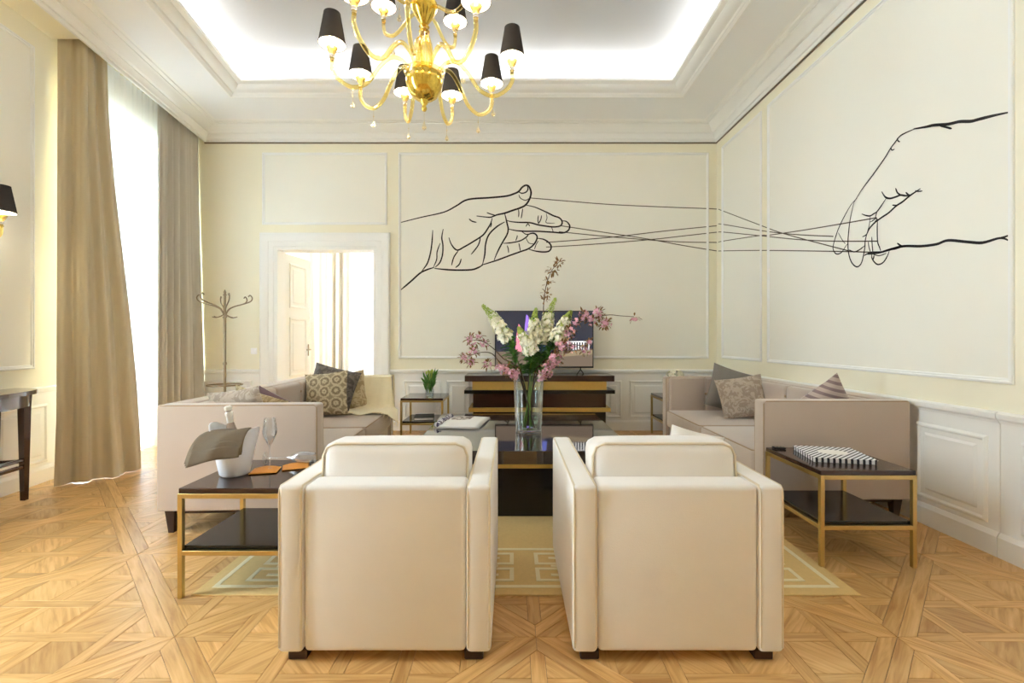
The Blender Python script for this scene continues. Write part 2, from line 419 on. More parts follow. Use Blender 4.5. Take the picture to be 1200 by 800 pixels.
cache = {}; rest = MB(); rest_uv = []
for n, (sa, k, cx, cy, cl, g) in enumerate(placed):
    if n < 300 and sa > 40:
        if k not in cache:
            vs, fs, uv = piece_mesh(PCS[k][0], g, k*.37, k*.21)
            me = bpy.data.meshes.new('parquet_block'); me.from_pydata(vs, [], fs); me.materials.append(M['parquet'])
            ul = me.uv_layers.new(name='UVMap'); 
            for lp in me.loops: ul.data[lp.index].uv = uv[lp.vertex_index]
            cache[k] = me
        o = bpy.data.objects.new('parquet_block', cache[k]); col.objects.link(o); o.location = (cx, cy, 0); o.parent = floor
    else:
        vs, fs, uv = piece_mesh(cl, g, k*.37, k*.21); rest.add(vs, fs); rest_uv += uv
ro = rest.build('parquet_field', M['parquet'], floor); ro['kind'] = 'stuff'
ul = ro.data.uv_layers.new(name='UVMap')
ul.data.foreach_set('uv', [c for lp in ro.data.loops for c in rest_uv[lp.vertex_index]])

# ================================================================== WALLS
DX0, DX1, DZ = -3.09, -1.81, 2.38           # doorway
wb = MB(); T = .2
wb.box(LX(YB)-.4, DX0, YB, YB+T, 0, ZU).box(DX1, XR+.2, YB, YB+T, 0, ZU).box(DX0, DX1, YB, YB+T, DZ, ZU)
wall_back = struct(wb.build('wall_back', M['wall']))
wall_right = struct(MB().box(XR, XR+T, YR-T, YB, 0, ZU).build('wall_right', M['wall']))
wall_rear = struct(MB().box(LX(YR)-.4, XR, YR-T, YR, 0, ZU).build('wall_rear', M['wall']))
wl = MB(); TL = .42; ZW = 3.45
edges = [YR] + [v for a, b in sorted(WIN) for v in (a, b)] + [YB]
for k in range(0, len(edges), 2): wl.box(-TL, 0, edges[k], edges[k+1], 0, ZU)
for a, b in WIN: wl.box(-TL, 0, a, b, ZW, ZU)
skewL = lambda x, y, z: (LX(y)+x, y, z)
wall_left = struct(wl.map(skewL).build('wall_left', M['wall']))

# ---- ceiling with raised tray and light cove
room = [(LX(YR), YR), (XR, YR), (XR, YB), (LX(YB), YB)]
tray = [(-3.17+.14*(5.33+.8), -.8), (1.92, -.8), (1.92, 5.33), (-3.17, 5.33)]
ce = MB()
for i in range(4):
    j = (i+1) % 4
    big = offs(room, -.3)
    ce.add([(*big[i], ZK), (*tray[i], ZK), (*tray[j], ZK), (*big[j], ZK)], [(0, 1, 2, 3)])
up = offs(tray, -.06)
ce.rings([[(*p, ZK+.085) for p in tray], [(*p, ZK+.085) for p in up], [(*p, ZU) for p in up]])
ceiling = struct(ce.build('ceiling', M['ceiling'], fix=False))
MB().add([(*p, ZU) for p in up], [(0, 3, 2, 1)]).build('raised_field', mat('darkened_ceiling_paint', C(204, 206, 210), .85, var=.015, vs=2, spec=.3), ceiling)  # colour darkened below the border ceiling to offset the strong cove light
prof = [(-.05, 0), (-.05, -.012), (-.03, -.014), (-.005, .0), (0, .004), (.012, .018), (.045, .026), (.085, .045), (.105, .068), (.135, .075), (.15, .082), (.15, .11), (.13, .11), (.13, .087), (-.05, .087)]
tm = MB().rings([[(*p, ZK+h) for p in offs(tray, d)] for d, h in prof])
struct(tm.build('trim_1', M['trim'], smooth=25))
led = MB(); a = offs(tray, .01); b = offs(tray, .075)
for i in range(4):
    j = (i+1) % 4; z = ZK+.096
    led.add([(*a[i], z), (*a[j], z), (*b[j], z), (*b[i], z)], [(0, 1, 2, 3)])
lo = led.build('cove_light_strip', M['led']); tag(lo, 'warm white glowing light strip hidden in the recessed ceiling cove', 'strip light')

# ---- cornice round the room; on the left it runs on the front of the curtain box
croom = [(CX(YR), YR), (XR, YR), (XR, YB), (CX(YB), YB)]
cp = [(0, 0), (.02, 0), (.024, .012), (.024, .03), (.04, .034), (.046, .05), (.062, .072), (.075, .085), (.075, .095), (.10, .10), (.125, .118), (.155, .15), (.185, .164), (.185, .172), (.225, .176), (.235, .186), (.26, .19)]
co = MB().rings([[(*p, ZC+h) for p in offs(croom, d)] for d, h in cp])
co.add([(CX(YR), YR, ZC), (CX(YB), YB, ZC), (CX(YB), YB, ZK), (CX(YR), YR, ZK)], [(0, 1, 2, 3)])
struct(co.build('trim_2', M['trim'], smooth=22))
so = MB(); prev = YR
for a, b in [(YR, .85), (2.0, 4.04)]:
    so.add([(LX(a), a, ZC), (CX(a), a, ZC), (CX(b), b, ZC), (LX(b), b, ZC), (LX(b), b, ZK), (CX(b), b, ZK)], [(0, 3, 2, 1), (3, 4, 5, 2)])
struct(so.build('trim_3', M['wall']))
gp = MB().box(CX(YB), XR, YB-.012, YB, ZC-.014, ZC).box(XR-.012, XR, YR, YB, ZC-.014, ZC)  # dark strip painting in the shadow line below the cornice
struct(gp.build('trim_gap_shade', M['gap']))

# ---- planes of the walls: (u, v, h) -> world
PB = lambda u, v, h: (u, YB-h, v)           # u = X
PR = lambda u, v, h: (XR-h, u, v)           # u = Y
PL = lambda u, v, h: (LX(u)+h, u, v)        # u = Y
def rect(u0, u1, v0, v1): return [(u0, v0), (u1, v0), (u1, v1), (u0, v1)]
FP = [(-.0, 0), (0, .010), (.006, .016), (.014, .017), (.018, .010), (.026, .010), (.030, .006), (.034, 0)]
def moulding(parent, pl, u0, u1, v0, v1, prof=FP, m=None, name='panel_moulding', infill=None):
    mb = MB().rings([[pl(*p, h) for p in offs(rect(u0, u1, v0, v1), d)] for d, h in prof])
    mb.build(name, m or M['trim'], parent, smooth=20, fix=True)
    if infill:
        q = offs(rect(u0, u1, v0, v1), .03); f = MB()
        f.add([pl(*p, .0015) for p in q], [(0, 1, 2, 3)]); f.build('panel_field', infill, parent, fix=True)
def raised(parent, pl, u0, u1, v0, v1):
    """wainscot panel: sunk groove and raised field"""
    pr = [(0, 0), (.0, .004), (.012, .014), (.02, .014), (.03, .002), (.06, .003), (.075, .013), (.08, .013)]
    mb = MB().rings([[pl(*p, h) for p in offs(rect(u0, u1, v0, v1), d)] for d, h in pr])
    mb.add([pl(*p, .013) for p in offs(rect(u0, u1, v0, v1), .08)], [(0, 1, 2, 3)])
    mb.build('wainscot_panel', M['trim'], parent, smooth=20, fix=True)
ZD = .80                                    # dado rail top
def strip(parent, pl, u0, u1, prof, name, m=None):
    mb = MB().rings([[pl(u, v, h) for v, h in prof] for u in (u0, u1)], closed=False)
    n = len(prof); mb.add([pl(u0, v, h) for v, h in prof], [tuple(range(n))]); mb.add([pl(u1, v, h) for v, h in prof], [tuple(range(n))])
    return mb.build(name, m or M['trim'], parent, smooth=25, fix=True)
DADO = [(.735, 0), (.735, .012), (.75, .016), (.762, .03), (.778, .034), (.79, .034), (.80, .02), (.80, 0)]
BASE = [(0, 0), (0, .024), (.11, .024), (.125, .016), (.135, .01), (.135, 0)]
WAIN = [(.13, .0), (.13, .006), (.74, .006), (.74, 0)]
def wains(parent, pl, u0, u1, side, panels):
    strip(parent, pl, u0, u1, DADO, 'dado_rail'); strip(parent, pl, u0, u1, WAIN, 'wainscot_board')
    pl2 = lambda u, v, h: pl(u, v, h+.006)
    for a, b in panels: raised(parent, pl2, a, b, .165, .655)
    return struct(strip(None, pl, u0, u1, BASE, 'baseboard_'+side))
# back wall
wains(wall_back, PB, LX(YB), -3.31, 'back', [(-4.05, -3.42)])
wains(wall_back, PB, -1.65, XR, 'back', [(-1.42, -.93), (-.86, -.55), (-.4, .3), (.4, 1.1), (1.22, 1.44), (1.54, 2.22), (2.32, 2.62)])
moulding(wall_back, PB, -3.28, -1.64, 2.70, 3.646, infill=M['panel_wall'])
moulding(wall_back, PB, -1.49, 2.585, .943, 3.646, infill=M['panel_wall'])
# right wall
wains(wall_right, PR, YR, 2.577, 'right', [(2.02, 2.47), (1.45, 1.92), (.9, 1.35), (.3, .8)])
wains(wall_right, PR, 2.583, YB, 'right', [(2.645, 3.11), (3.25, 3.75), (3.85, 4.35), (4.45, 4.95), (5.05, 5.55), (5.65, 6.08)])
moulding(wall_right, PR, 5.05, 6.0, .955, 3.655, infill=M['panel_wall'])
moulding(wall_right, PR, 2.51, 4.93, .955, 3.655, infill=M['panel_wall'])
moulding(wall_right, PR, -1.5, 2.43, .955, 3.655, infill=M['panel_wall'])
# left wall pier
wains(wall_left, PL, 1.88, 4.25, 'left', [(1.95, 2.15), (2.22, 2.75), (2.85, 3.42), (3.50, 3.98)])
moulding(wall_left, PL, 2.2, 3.86, .955, 3.60, infill=M['panel_wall'])
wains(wall_left, PL, YR, .97, 'left', [(-2.0, -1.4), (-1.3, -.7), (-.6, 0), (.1, .8)])
# light switch
sw = MB().rbox(-3.43, -3.35, YB-.012, YB-.0, 1.0, 1.08, .004); so_ = sw.build('light_switch', M['white']); tag(so_, 'small white square light switch on wall left of the doorway', 'light switch')
MB().rbox(-3.415, -3.365, YB-.018, YB-.01, 1.015, 1.065, .003).build('rocker', M['white'], so_)

# ---- windows in the left wall
def window(n, a, b):
    pl = lambda u, v, h: (LX(u)-.30+h, u, v)
    root = empty('window_%d' % n); struct(root)
    fr = MB(); bx = lambda u0, u1, v0, v1, h0, h1: fr.box(h0, h1, u0, u1, v0, v1)
    t = .07
    bx(a, a+t, 0, ZW, -.03, .05); bx(b-t, b, 0, ZW, -.03, .05); bx(a+t, b-t, ZW-t, ZW, -.03, .05); bx(a+t, b-t, 0, .12, -.03, .05)
    m = (a+b)/2; bx(m-.05, m+.05, .12, ZW-t, -.03, .05); bx(a+t, b-t, 2.35, 2.45, -.03, .05)
    fr.map(lambda x, y, z: (LX(y)-.30+x, y, z)).build('window_frame', M['trim'], root)
    for (u0, u1) in ((a+t, m-.05), (m+.05, b-t)):
        for v0, v1 in ((.12, .85), (.85, 1.6), (1.6, 2.35), (2.45, ZW-t)):
            g = MB().add([pl(u0, v0+.015, 0), pl(u1, v0+.015, 0), pl(u1, v1-.015, 0), pl(u0, v1-.015, 0)], [(0, 1, 2, 3)]); g.build('pane', M['glass'], root)
            if v0 > .2 and v0 < 2.4: MB().box(-.01, .025, u0, u1, v0-.016, v0+.016).map(lambda x, y, z: (LX(y)-.30+x, y, z)).build('muntin', M['trim'], root)
for n, (a, b) in enumerate(WIN): window(n+1, a, b)

# ---- curtains
def sheet(name, top, bot, z0, z1, n, amp, m, nu=120, nv=14, seed=0, puddle=0, wob=.3):
    top = [Vector(p) for p in top]; bot = [Vector(p) for p in bot]
    def at(P, s):
        k = s*(len(P)-1); i = min(int(k), len(P)-2); return P[i].lerp(P[i+1], k-i)
    def fn(u, v):
        z = z0+(z1-z0)*(1-v); e = v*v*(3-2*v)
        p = at(top, u).lerp(at(bot, u), e); q = at(top, min(u+.02, 1)).lerp(at(bot, min(u+.02, 1)), e)-at(top, max(u-.02, 0)).lerp(at(bot, max(u-.02, 0)), e)
        nn = Vector((q.y, -q.x)).normalized()
        ph = 2*math.pi*n*u + wob*math.sin(5*u+seed) + .5*v*math.sin(3*u+seed*2)
        d = amp*(.75+.45*v)*(math.sin(ph)+.35*math.sin(2.3*ph+seed))
        d += puddle*max(0, v-.86)/.14*(.5+.5*math.sin(9*u+seed))
        return (p.x+nn.x*d, p.y+nn.y*d, z)
    mb = MB().grid(fn, nu, nv)
    o = mb.build(name, m, None, smooth=80)
    return o
c1 = sheet('curtain', [(-3.93, 4.06), (-3.80, 4.16), (-3.86, 4.30), (-3.84, 4.46)], [(-3.74, 3.86), (-3.60, 3.93), (-3.50, 4.10), (-3.45, 4.36)], .004, 3.9, 3.6, .026, M['curtain'], seed=1.3, nv=30, puddle=.05)
tag(c1, 'heavy sand linen curtain pooling on the parquet beside the console table', 'curtain')
c2 = sheet('curtain', [(LX(5.28)+.12, 5.28), (LX(5.6)+.13, 5.6), (LX(6.16)+.14, 6.15)], [(-3.96, 5.20), (-3.99, 5.55), (-4.00, 6.15)], .004, 3.9, 6, .035, M['grey_curtain'], seed=.4)
tag(c2, 'greyish linen curtain hanging at the corner behind the coat stand', 'curtain')
sh = sheet('sheer_curtain', [(LX(4.3)+.06, 4.3), (LX(5.6)+.06, 5.6)], [(LX(4.3)+.06, 4.3), (LX(5.6)+.06, 5.6)], .006, 3.9, 15, .018, M['sheer'], nu=200, seed=2)
tag(sh, 'thin white sheer curtain glowing with daylight between the two linen curtains', 'sheer curtain')

# ---- doorway, door leaf and the room beyond
cas = MB()
def dcas(prof):
    rings = []
    for d, h in prof:
        rings.append([(DX0-d, YB-h, 0), (DX0-d, YB-h, DZ+d), (DX1+d, YB-h, DZ+d), (DX1+d, YB-h, 0)])
    return rings
cas.rings(dcas([(-.01, -T-.01), (-.01, .012), (.03, .016), (.035, .024), (.10, .026), (.105, .034), (.13, .04), (.16, .05), (.19, .052), (.205, .046), (.21, .03), (.21, 0)]), closed=False)
struct(cas.build('trim_5', M['trim'], smooth=20, fix=True))
def door_leaf(name, hx, hy, ang, wdt, sgn):
    root = empty(name, (hx, hy, 0), ang); struct(root)
    MB().rbox(0, sgn*wdt if sgn > 0 else 0, -.02, .02, .01, DZ-.01, .004).build('leaf', M['trim'], root)
    for z0, z1 in ((.12, .55), (.68, 1.5), (1.63, 2.25)):
        for s in (-1, 1):
            pl = lambda u, v, h: (u, s*(.02+h), v)
            mb = MB().rings([[pl(*p, h) for p in offs(rect(.1, wdt-.1, z0, z1), d)] for d, h in ((0, 0), (0, .008), (.015, .016), (.03, .012), (.04, .002), (.07, .004), (.085, .012))])
            mb.add([pl(*p, .012) for p in offs(rect(.1, wdt-.1, z0, z1), .085)], [(0, 1, 2, 3)])
            mb.build('door_panel', M['trim'], root, smooth=20, fix=True)
    MB().rbox(wdt-.06, wdt-.03, -.028, -.02, .95, 1.12, .003).rbox(wdt-.14, wdt-.03, -.06, -.045, 1.03, 1.05, .004).build('handle', M['pewter'], root)
    return root
door_leaf('door_1', -3.11, YB+T+.025, R(84), .63, 1)
FX0, FX1, FY = -5.0, -.6, 9.6
M['far_wood'] = mat('far_oak_floor', C(206, 162, 104), .35, var=.15, vs=6, stretch=(6, 1, 1))
struct(MB().box(FX0, FX1, YB+.1, FY, -.08, -.003).build('floor', M['far_wood']))
fw = MB().box(FX0-.1, FX0, YB+T, FY, 0, 3.6).box(FX1, FX1+.1, YB+T, FY, 0, 3.6)
struct(fw.build('wall_far_side', M['trim']))
struct(MB().box(FX0, FX1, YB+T, FY, 3.5, 3.6).build('ceiling', M['ceiling']))
WX0, WX1 = -3.65, -1.9
fb = MB().box(FX0, WX0, FY, FY+.2, 0, 3.6).box(WX1, FX1, FY, FY+.2, 0, 3.6).box(WX0, WX1, FY, FY+.2, 3.1, 3.6).box(WX0, WX1, FY, FY+.2, 0, .14)
struct(fb.build('wall_far', M['trim']))
wr = struct(empty('window_9'))
fr = MB()
for x in (WX0, WX0+.60, WX0+1.17, WX1-.06): fr.box(x, x+.06, FY+.06, FY+.12, .14, 3.1)
for z in (.14, 3.04, 2.25): fr.box(WX0, WX1, FY+.06, FY+.12, z, z+.07)
fr.build('window_frame', M['trim'], wr)
for z in (.95, 1.35, 1.8, 2.7): MB().box(WX0+.06, WX1-.06, FY+.075, FY+.105, z-.018, z+.018).build('muntin', M['trim'], wr)
for x0, x1 in ((WX0+.06, WX0+.6), (WX0+.66, WX0+1.17), (WX0+1.23, WX1-.06)):
    MB().add([(x0, FY+.09, .2), (x1, FY+.09, .2), (x1, FY+.09, 3.05), (x0, FY+.09, 3.05)], [(0, 1, 2, 3)]).build('pane', M['glass'], wr)
MB().rbox(-2.72, -2.60, FY+.02, FY+.04, .62, .645, .006).rbox(-2.62, -2.595, FY+.0, FY+.06, .60, .665, .004).build('handle', M['dark'], wr)
c3 = sheet('curtain', [(-4.05, 9.25), (-3.55, 9.2), (-3.2, 9.25)], [(-4.02, 9.25), (-3.55, 9.2), (-3.22, 9.25)], .01, 3.3, 4.5, .05, M['grey_curtain'], seed=3.1)
tag(c3, 'pale taupe curtain seen through the open doorway', 'curtain')
s3 = sheet('sheer_curtain', [(-4.1, 9.42), (-1.6, 9.42)], [(-4.1, 9.42), (-1.6, 9.42)], .01, 3.3, 22, .02, M['sheer_far'], nu=260, seed=1)
tag(s3, 'white sheer curtain over the window of the room beyond the doorway', 'sheer curtain')

# ================================================================== MURAL (painted line drawing on the two walls)
def stroke(mb, pts, pl, wdt, taper=True, h=.0035):
    P = smooth_path([Vector((a, b, 0)) for a, b in pts], 5); n = len(P); vs = []; fs = []
    for i in range(n):
        t = (P[min(i+1, n-1)]-P[max(i-1, 0)]).normalized(); nn = Vector((-t.y, t.x, 0)); s = i/(n-1)
        ww = wdt*.5*((.45+.55*min(1, 5*min(s, 1-s))) if taper else 1)
        for q in (P[i]+nn*ww, P[i]-nn*ww): vs.append(pl(q.x, q.y, h))
    for i in range(n-1): fs.append((2*i, 2*i+1, 2*i+3, 2*i+2))
    mb.add(vs, fs)
def on_back(x, y): return ((x-600)/F*YB, 1.2-(y-397)/F*YB)
def on_right(x, y): Y = XR*F/(x-600); return (Y, 1.2-(y-397)/F*Y)
z1 = lambda L: [on_back(465+x/5.4545, 205+y/5.4545) for x, y in L]
z4 = lambda L: [on_right(990+x/4.444, 120+y/4.444) for x, y in L]
z3 = lambda L: [on_right(965+x/7.269, 210+y/7.269) for x, y in L]
left_hand = [
 ([(20,305),(150,272),(300,238),(380,198),(455,157),(600,145),(700,135),(750,120),(780,105),(800,80),(825,66),(845,75),(858,110),(850,150),(825,190),(790,210),(745,225),(690,244),(640,255),(600,270),(560,268),(510,262)], 1.3),
 ([(778,108),(800,117),(825,110),(838,92),(835,72)], .9), ([(780,125),(790,148),(822,162),(845,150)], .6),
 ([(820,192),(880,205),(950,235),(1000,260),(1040,275),(1057,300),(1045,325),(1000,332),(940,325),(900,318),(850,305),(780,303),(730,298),(700,290)], 1.1),
 ([(690,248),(697,275),(705,310),(712,345),(705,380),(685,415),(665,450),(640,500),(622,545)], 1.1),
 ([(1057,293),(1085,298),(1105,325),(1095,355),(1060,370),(1000,366),(900,360),(820,360),(760,355),(712,345)], 1.1),
 ([(800,362),(830,380),(870,372),(893,385),(895,410),(875,445),(840,472),(790,490),(720,515),(640,545),(560,570),(540,575)], 1.1),
 ([(680,437),(730,433),(790,420),(830,395),(840,380)], .9),
 ([(900,405),(940,412),(975,435),(987,460),(975,485),(940,492),(890,487),(845,475)], 1.1),
 ([(905,420),(890,445),(880,475)], .6), ([(955,245),(960,275),(955,305),(1010,308)], .5), ([(990,335),(995,350),(1000,366)], .5), ([(825,400),(845,435),(880,440)], .5),
 ([(240,597),(320,605),(400,608),(480,605),(520,592),(550,575)], 1.2), ([(25,735),(90,680),(160,620),(240,590)], 1.2),
 ([(160,615),(195,565),(215,500),(225,430),(230,352)], 1), ([(235,588),(255,540),(258,490),(278,435)], .8), ([(245,590),(275,560),(292,510),(295,450),(288,400),(297,345)], 1),
 ([(333,400),(350,445),(385,480),(430,460),(490,425),(550,385),(580,345),(600,310),(610,275)], 1.1), ([(393,485),(365,525),(350,578)], .9),
 ([(412,535),(400,570),(375,592)], .9), ([(535,400),(520,450),(475,508)], .9), ([(462,280),(480,295),(510,303)], .9),
 ([(690,300),(640,330),(590,380),(568,440),(562,510),(548,572)], 1.1), ([(575,240),(600,250),(630,258)], .8), ([(600,300),(605,315),(598,335)], .7),
 ([(778,220),(780,245),(778,270)], .7), ([(805,215),(800,250),(795,278)], .7), ([(905,258),(902,285),(905,312)], .7), ([(925,258),(920,285),(905,312)], .7),
 ([(825,330),(838,312),(850,328)], .7), ([(770,385),(768,400),(760,420)], .7), ([(780,435),(785,460),(790,485)], .7), ([(705,450),(712,470),(715,498)], .7)]
right_arm = [
 ([(855,52),(780,68),(700,88),(660,98),(600,100),(540,113),(470,118),(420,128),(360,138)], 1.5), ([(370,136),(320,158),(290,175),(270,200),(240,240),(210,290),(150,375),(90,455),(50,520)], .9),
 ([(490,118),(535,130),(560,137)], 1), ([(275,185),(280,200),(290,205)], .7), ([(242,235),(248,248),(262,243)], .7),
 ([(857,718),(810,706),(720,730),(640,726),(540,718),(480,738),(400,748),(310,748),(240,765),(170,785),(110,790)], 1.4),
 ([(857,692),(835,700),(810,706)], .9), ([(275,732),(300,748),(330,748)], 1)]
right_fing = [
 ([(285,165),(240,215),(190,300),(140,400),(110,480),(90,550),(85,590),(100,625),(125,637),(160,620),(190,575),(212,545)], .8),
 ([(265,190),(248,260),(230,350),(218,450),(212,550),(220,640),(245,710),(285,745),(320,725),(340,670),(355,590),(362,510),(392,400),(402,318)], .9),
 ([(120,460),(95,530),(90,560)], .6), ([(130,455),(160,510),(190,550)], .5),
 ([(220,600),(265,618),(310,600),(355,565)], .8),
 ([(335,490),(370,470),(395,420),(440,370),(500,325),(560,285),(620,230),(680,190),(740,140),(800,100),(830,80)], 1.1),
 ([(785,97),(810,103),(848,100)], .7), ([(500,105),(530,150),(570,163),(620,150),(660,135),(700,140),(745,140)], 1.1), ([(618,75),(635,115),(665,135)], .9), ([(705,110),(725,130),(750,140)], .9), ([(590,220),(615,222),(640,222)], .8),
 ([(540,160),(500,220),(460,275),(430,295),(400,312),(365,308),(330,295)], .9), ([(460,275),(450,310),(440,340),(400,365)], .7), ([(440,330),(462,340),(440,362)], .7),
 ([(465,340),(462,420),(465,530),(480,575),(492,610)], .8), ([(415,490),(420,570),(425,620)], .8), ([(385,530),(392,580),(405,620)], .7),
 ([(350,650),(400,625),(450,622),(500,620),(560,600),(620,590),(690,570)], 1.2), ([(420,620),(415,660),(430,695),(465,725),(510,710),(545,660),(565,610)], .9), ([(430,640),(480,650),(540,630)], .6), ([(440,650),(425,690),(435,640)], .6)]
mb = MB()
for L, k in left_hand: stroke(mb, z1(L), PB, .018*k)
mh = mb.build('hand_mural', M['mural']); tag(mh, 'black line drawing of an open left hand on the back wall above the television', 'mural')
mb = MB()
for L in ([(622,232),(660,235.2),(717,239.7),(790,243),(827,244.3),(840,245)], [(657,264.5),(700,271),(759,280),(800,287.5),(840,294)], [(655,271.5),(700,276),(759,281),(800,283.5),(840,284)],
          [(640,284),(680,281),(725,277),(780,270.5),(840,264.5)], [(640,289.5),(690,286.5),(759,281),(800,276.5),(840,272)]):
    stroke(mb, [on_back(*p) for p in L], PB, .011, False, .003)
mb.build('string_line', M['string'], mh)
mb = MB()
for L, k in right_arm: stroke(mb, z4(L), PR, .012*k)
for L, k in right_fing: stroke(mb, z3(L), PR, .012*k)
mr = mb.build('hand_mural', M['mural']); tag(mr, 'black line drawing of a hand reaching down on the right wall', 'mural')
mb = MB()
for L in ([(842,245),(890,263.3),(920,274),(997,294.4)], [(842,262.5),(847,262.7),(890,269.8),(930,274.5),(977,276.9)], [(842,272),(847,271.8),(890,276),(935,280.5),(977,282.5),(1029,282.5)],
          [(842,284),(847,282.5),(890,276),(902,275.4),(950,268.3),(1028,255)], [(842,294),(890,293.3),(977,294.4),(1020,295.4)]):
    stroke(mb, [on_right(*p) for p in L], PR, .009, False, .003)
mb.build('string_line', M['string'], mr)

# ================================================================== RUG
RX0, RX1, RY0, RY1 = -1.50, 1.63, 2.19, 5.15
rug = empty('area_rug', (0, 0, 0), 0, 'sand coloured wool rug with cream Greek key border under the armchairs', 'rug')
MB().rbox(RX0, RX1, RY0, RY1, 0.0005, .008, .003, 1).build('pile', M['rug'], rug)
def flat(mb, x0, x1, y0, y1): mb.box(x0, x1, y0, y1, .006, .0092+.00012*(len(mb.v)//8))
def frame_line(d, wd):
    mb = MB()
    flat(mb, RX0+d, RX1-d, RY0+d, RY0+d+wd); flat(mb, RX0+d, RX1-d, RY1-d-wd, RY1-d)
    flat(mb, RX0+d, RX0+d+wd, RY0+d+wd, RY1-d-wd); flat(mb, RX1-d-wd, RX1-d, RY0+d+wd, RY1-d-wd); return mb
frame_line(.06, .024).build('border_line', M['rug_key'], rug)
frame_line(.46, .024).build('border_line', M['rug_key'], rug)
KU = [((0,0),(0,1)), ((0,1),(.88,1)), ((.88,1),(.88,.6)), ((.88,.6),(.28,.6)), ((.28,.6),(.28,.82)), ((.28,.82),(.62,.82)),
      ((0,0),(.88,0)), ((.88,0),(.88,.4)), ((.88,.4),(.28,.4)), ((.28,.4),(.28,.18)), ((.28,.18),(.62,.18)), ((0,.5),(.6,.5))]
def key_unit(x, y, dx, dy, sx, along):
    """one key motif; along 'x' or 'y'"""
    mb = MB(); h = .0105
    for (a, b), (c, d) in KU:
        if sx < 0: a, c = 1-a, 1-c
        p = (x+a*dx, y+b*dy, x+c*dx, y+d*dy) if along == 'x' else (x+b*dy, y+a*dx, x+d*dy, y+c*dx)
        flat(mb, min(p[0], p[2])-h, max(p[0], p[2])+h, min(p[1], p[3])-h, max(p[1], p[3])+h)
    mb.build('key_motif', M['rug_key'], rug)
n = 8; step = (RX1-RX0-.26)/n
for k in range(n):
    x = RX0+.13+k*step+.03; s = 1 if k % 2 else -1
    key_unit(x, RY0+.13, step-.06, .285, s, 'x'); key_unit(x, RY1-.13-.285, step-.06, .285, s, 'x')
n = 5; st2 = (RY1-RY0-1.04)/n
for k in range(n):
    y = RY0+.52+k*st2+.03; s = 1 if k % 2 else -1
    key_unit(RX0+.13, y, st2-.06, .285, s, 'y'); key_unit(RX1-.13-.285, y, st2-.06, .285, s, 'y')

# ================================================================== ARMCHAIRS
def armchair(x0, y0, label, wd=.79, dp=.88):
    """local origin: rear left foot; x to the right, y towards the coffee table (seen from behind)"""
    t = empty('armchair', (x0, y0, 0), 0, label, 'armchair', 'ivory armchairs seen from behind')
    a = .092; zt = .657; zb = .036
    for s in (0, 1):
        xx = (0, a) if s == 0 else (wd-a, wd)
        ar = MB().rbox(xx[0], xx[1], .0, dp, zb, zt, .018, 4).build('arm', M['ivory'], t, smooth=40)
        e = .006
        for q in (xx[0]+e, xx[1]-e):
            MB().tube([(q, .004, zb+.02), (q, .004, zt-.03), (q, .008, zt-.014), (q, .02, zt-.004), (q, dp-.03, zt-.004), (q, dp-.006, zt-.02), (q, dp-.004, zb+.02)], .0045, 6).build('piping', M['ivory_pipe'], ar, smooth=60)
    bk = MB().rbox(a+.001, wd-a-.001, .006, .14, zb, zt-.002, .02, 4).build('back_panel', M['ivory'], t, smooth=40)
    MB().tube([(a+.012, .026, zt-.012), (wd-a-.012, .026, zt-.012)], .004, 6).build('piping', M['ivory_pipe'], bk)
    MB().rbox(a, wd-a, .14, dp-.02, zb, .27, .015, 2).build('seat_base', M['ivory'], t, smooth=40)
    MB().rbox(a+.004, wd-a-.004, .16, dp+.01, .272, .44, .045, 5).build('seat_cushion', M['ivory'], t, smooth=60)
    # back cushion: soft box leaning on the back panel, standing up above it
    cw = wd-2*a-.008; cm = MB()
    def soft(w, d, h, r=.05, bulge=.03, n=14):
        vs = []; bm = bmesh.new(); bmesh.ops.create_cube(bm, size=1)
        bmesh.ops.subdivide_edges(bm, edges=bm.edges[:], cuts=n, use_grid_fill=True)
        for v in bm.verts:
            x, y, z = v.co*2
            bx, by, bz = 1-abs(x)**2.5, 1-abs(y)**2.5, 1-abs(z)**2.5
            P = Vector((x*w/2, y*d/2, z*h/2)); Q = Vector((max(-w/2+r, min(w/2-r, P.x)), max(-d/2+r, min(d/2-r, P.y)), max(-h/2+r, min(h/2-r, P.z))))
            D = P-Q
            if D.length > 1e-6: P = Q + D.normalized()*min(r, D.length if abs(D.x) + abs(D.y) + abs(D.z) == D.length else r)
            P.y += math.copysign(bulge*bx*bz, y) if abs(y) > .99 else 0
            P.z += bulge*.4*bx*by if z > .99 else 0
            v.co = P
        bm.verts.index_update(); m = MB().add([v.co for v in bm.verts], [[v.index for v in f.verts] for f in bm.faces]); bm.free(); return m
    cu = soft(cw, .21, .35, .045, .02).build('back_cushion', M['ivory'], t, smooth=70, loc=(wd/2, .255, .60), rot=(R(-4), 0, 0))
    w2, h2, r = cw/2-.006, .168, .05
    loop = [(-w2+r, h2), (w2-r, h2), (w2-.015, h2-.015), (w2, h2-r), (w2, -h2+r), (w2-r, -h2), (-w2+r, -h2), (-w2, -h2+r), (-w2, h2-r), (-w2+.015, h2-.015)]
    MB().tube([(x, -.092, z) for x, z in loop], .0055, 6, closed=True).build('piping', M['ivory_pipe'], cu, smooth=60)
    for sx in (.03, wd-.03-.07):
        for sy in (.02, dp-.09): MB().rbox(sx, sx+.07, sy, sy+.07, 0, .037, .004, 1).build('leg', M['leg'], t)
    return t
armchair(-.868, 1.735, 'ivory velvet armchair standing next to the bucket table, seen from behind')
armchair(.226, 1.735, 'ivory velvet armchair standing next to the notebook table, seen from behind', .782)

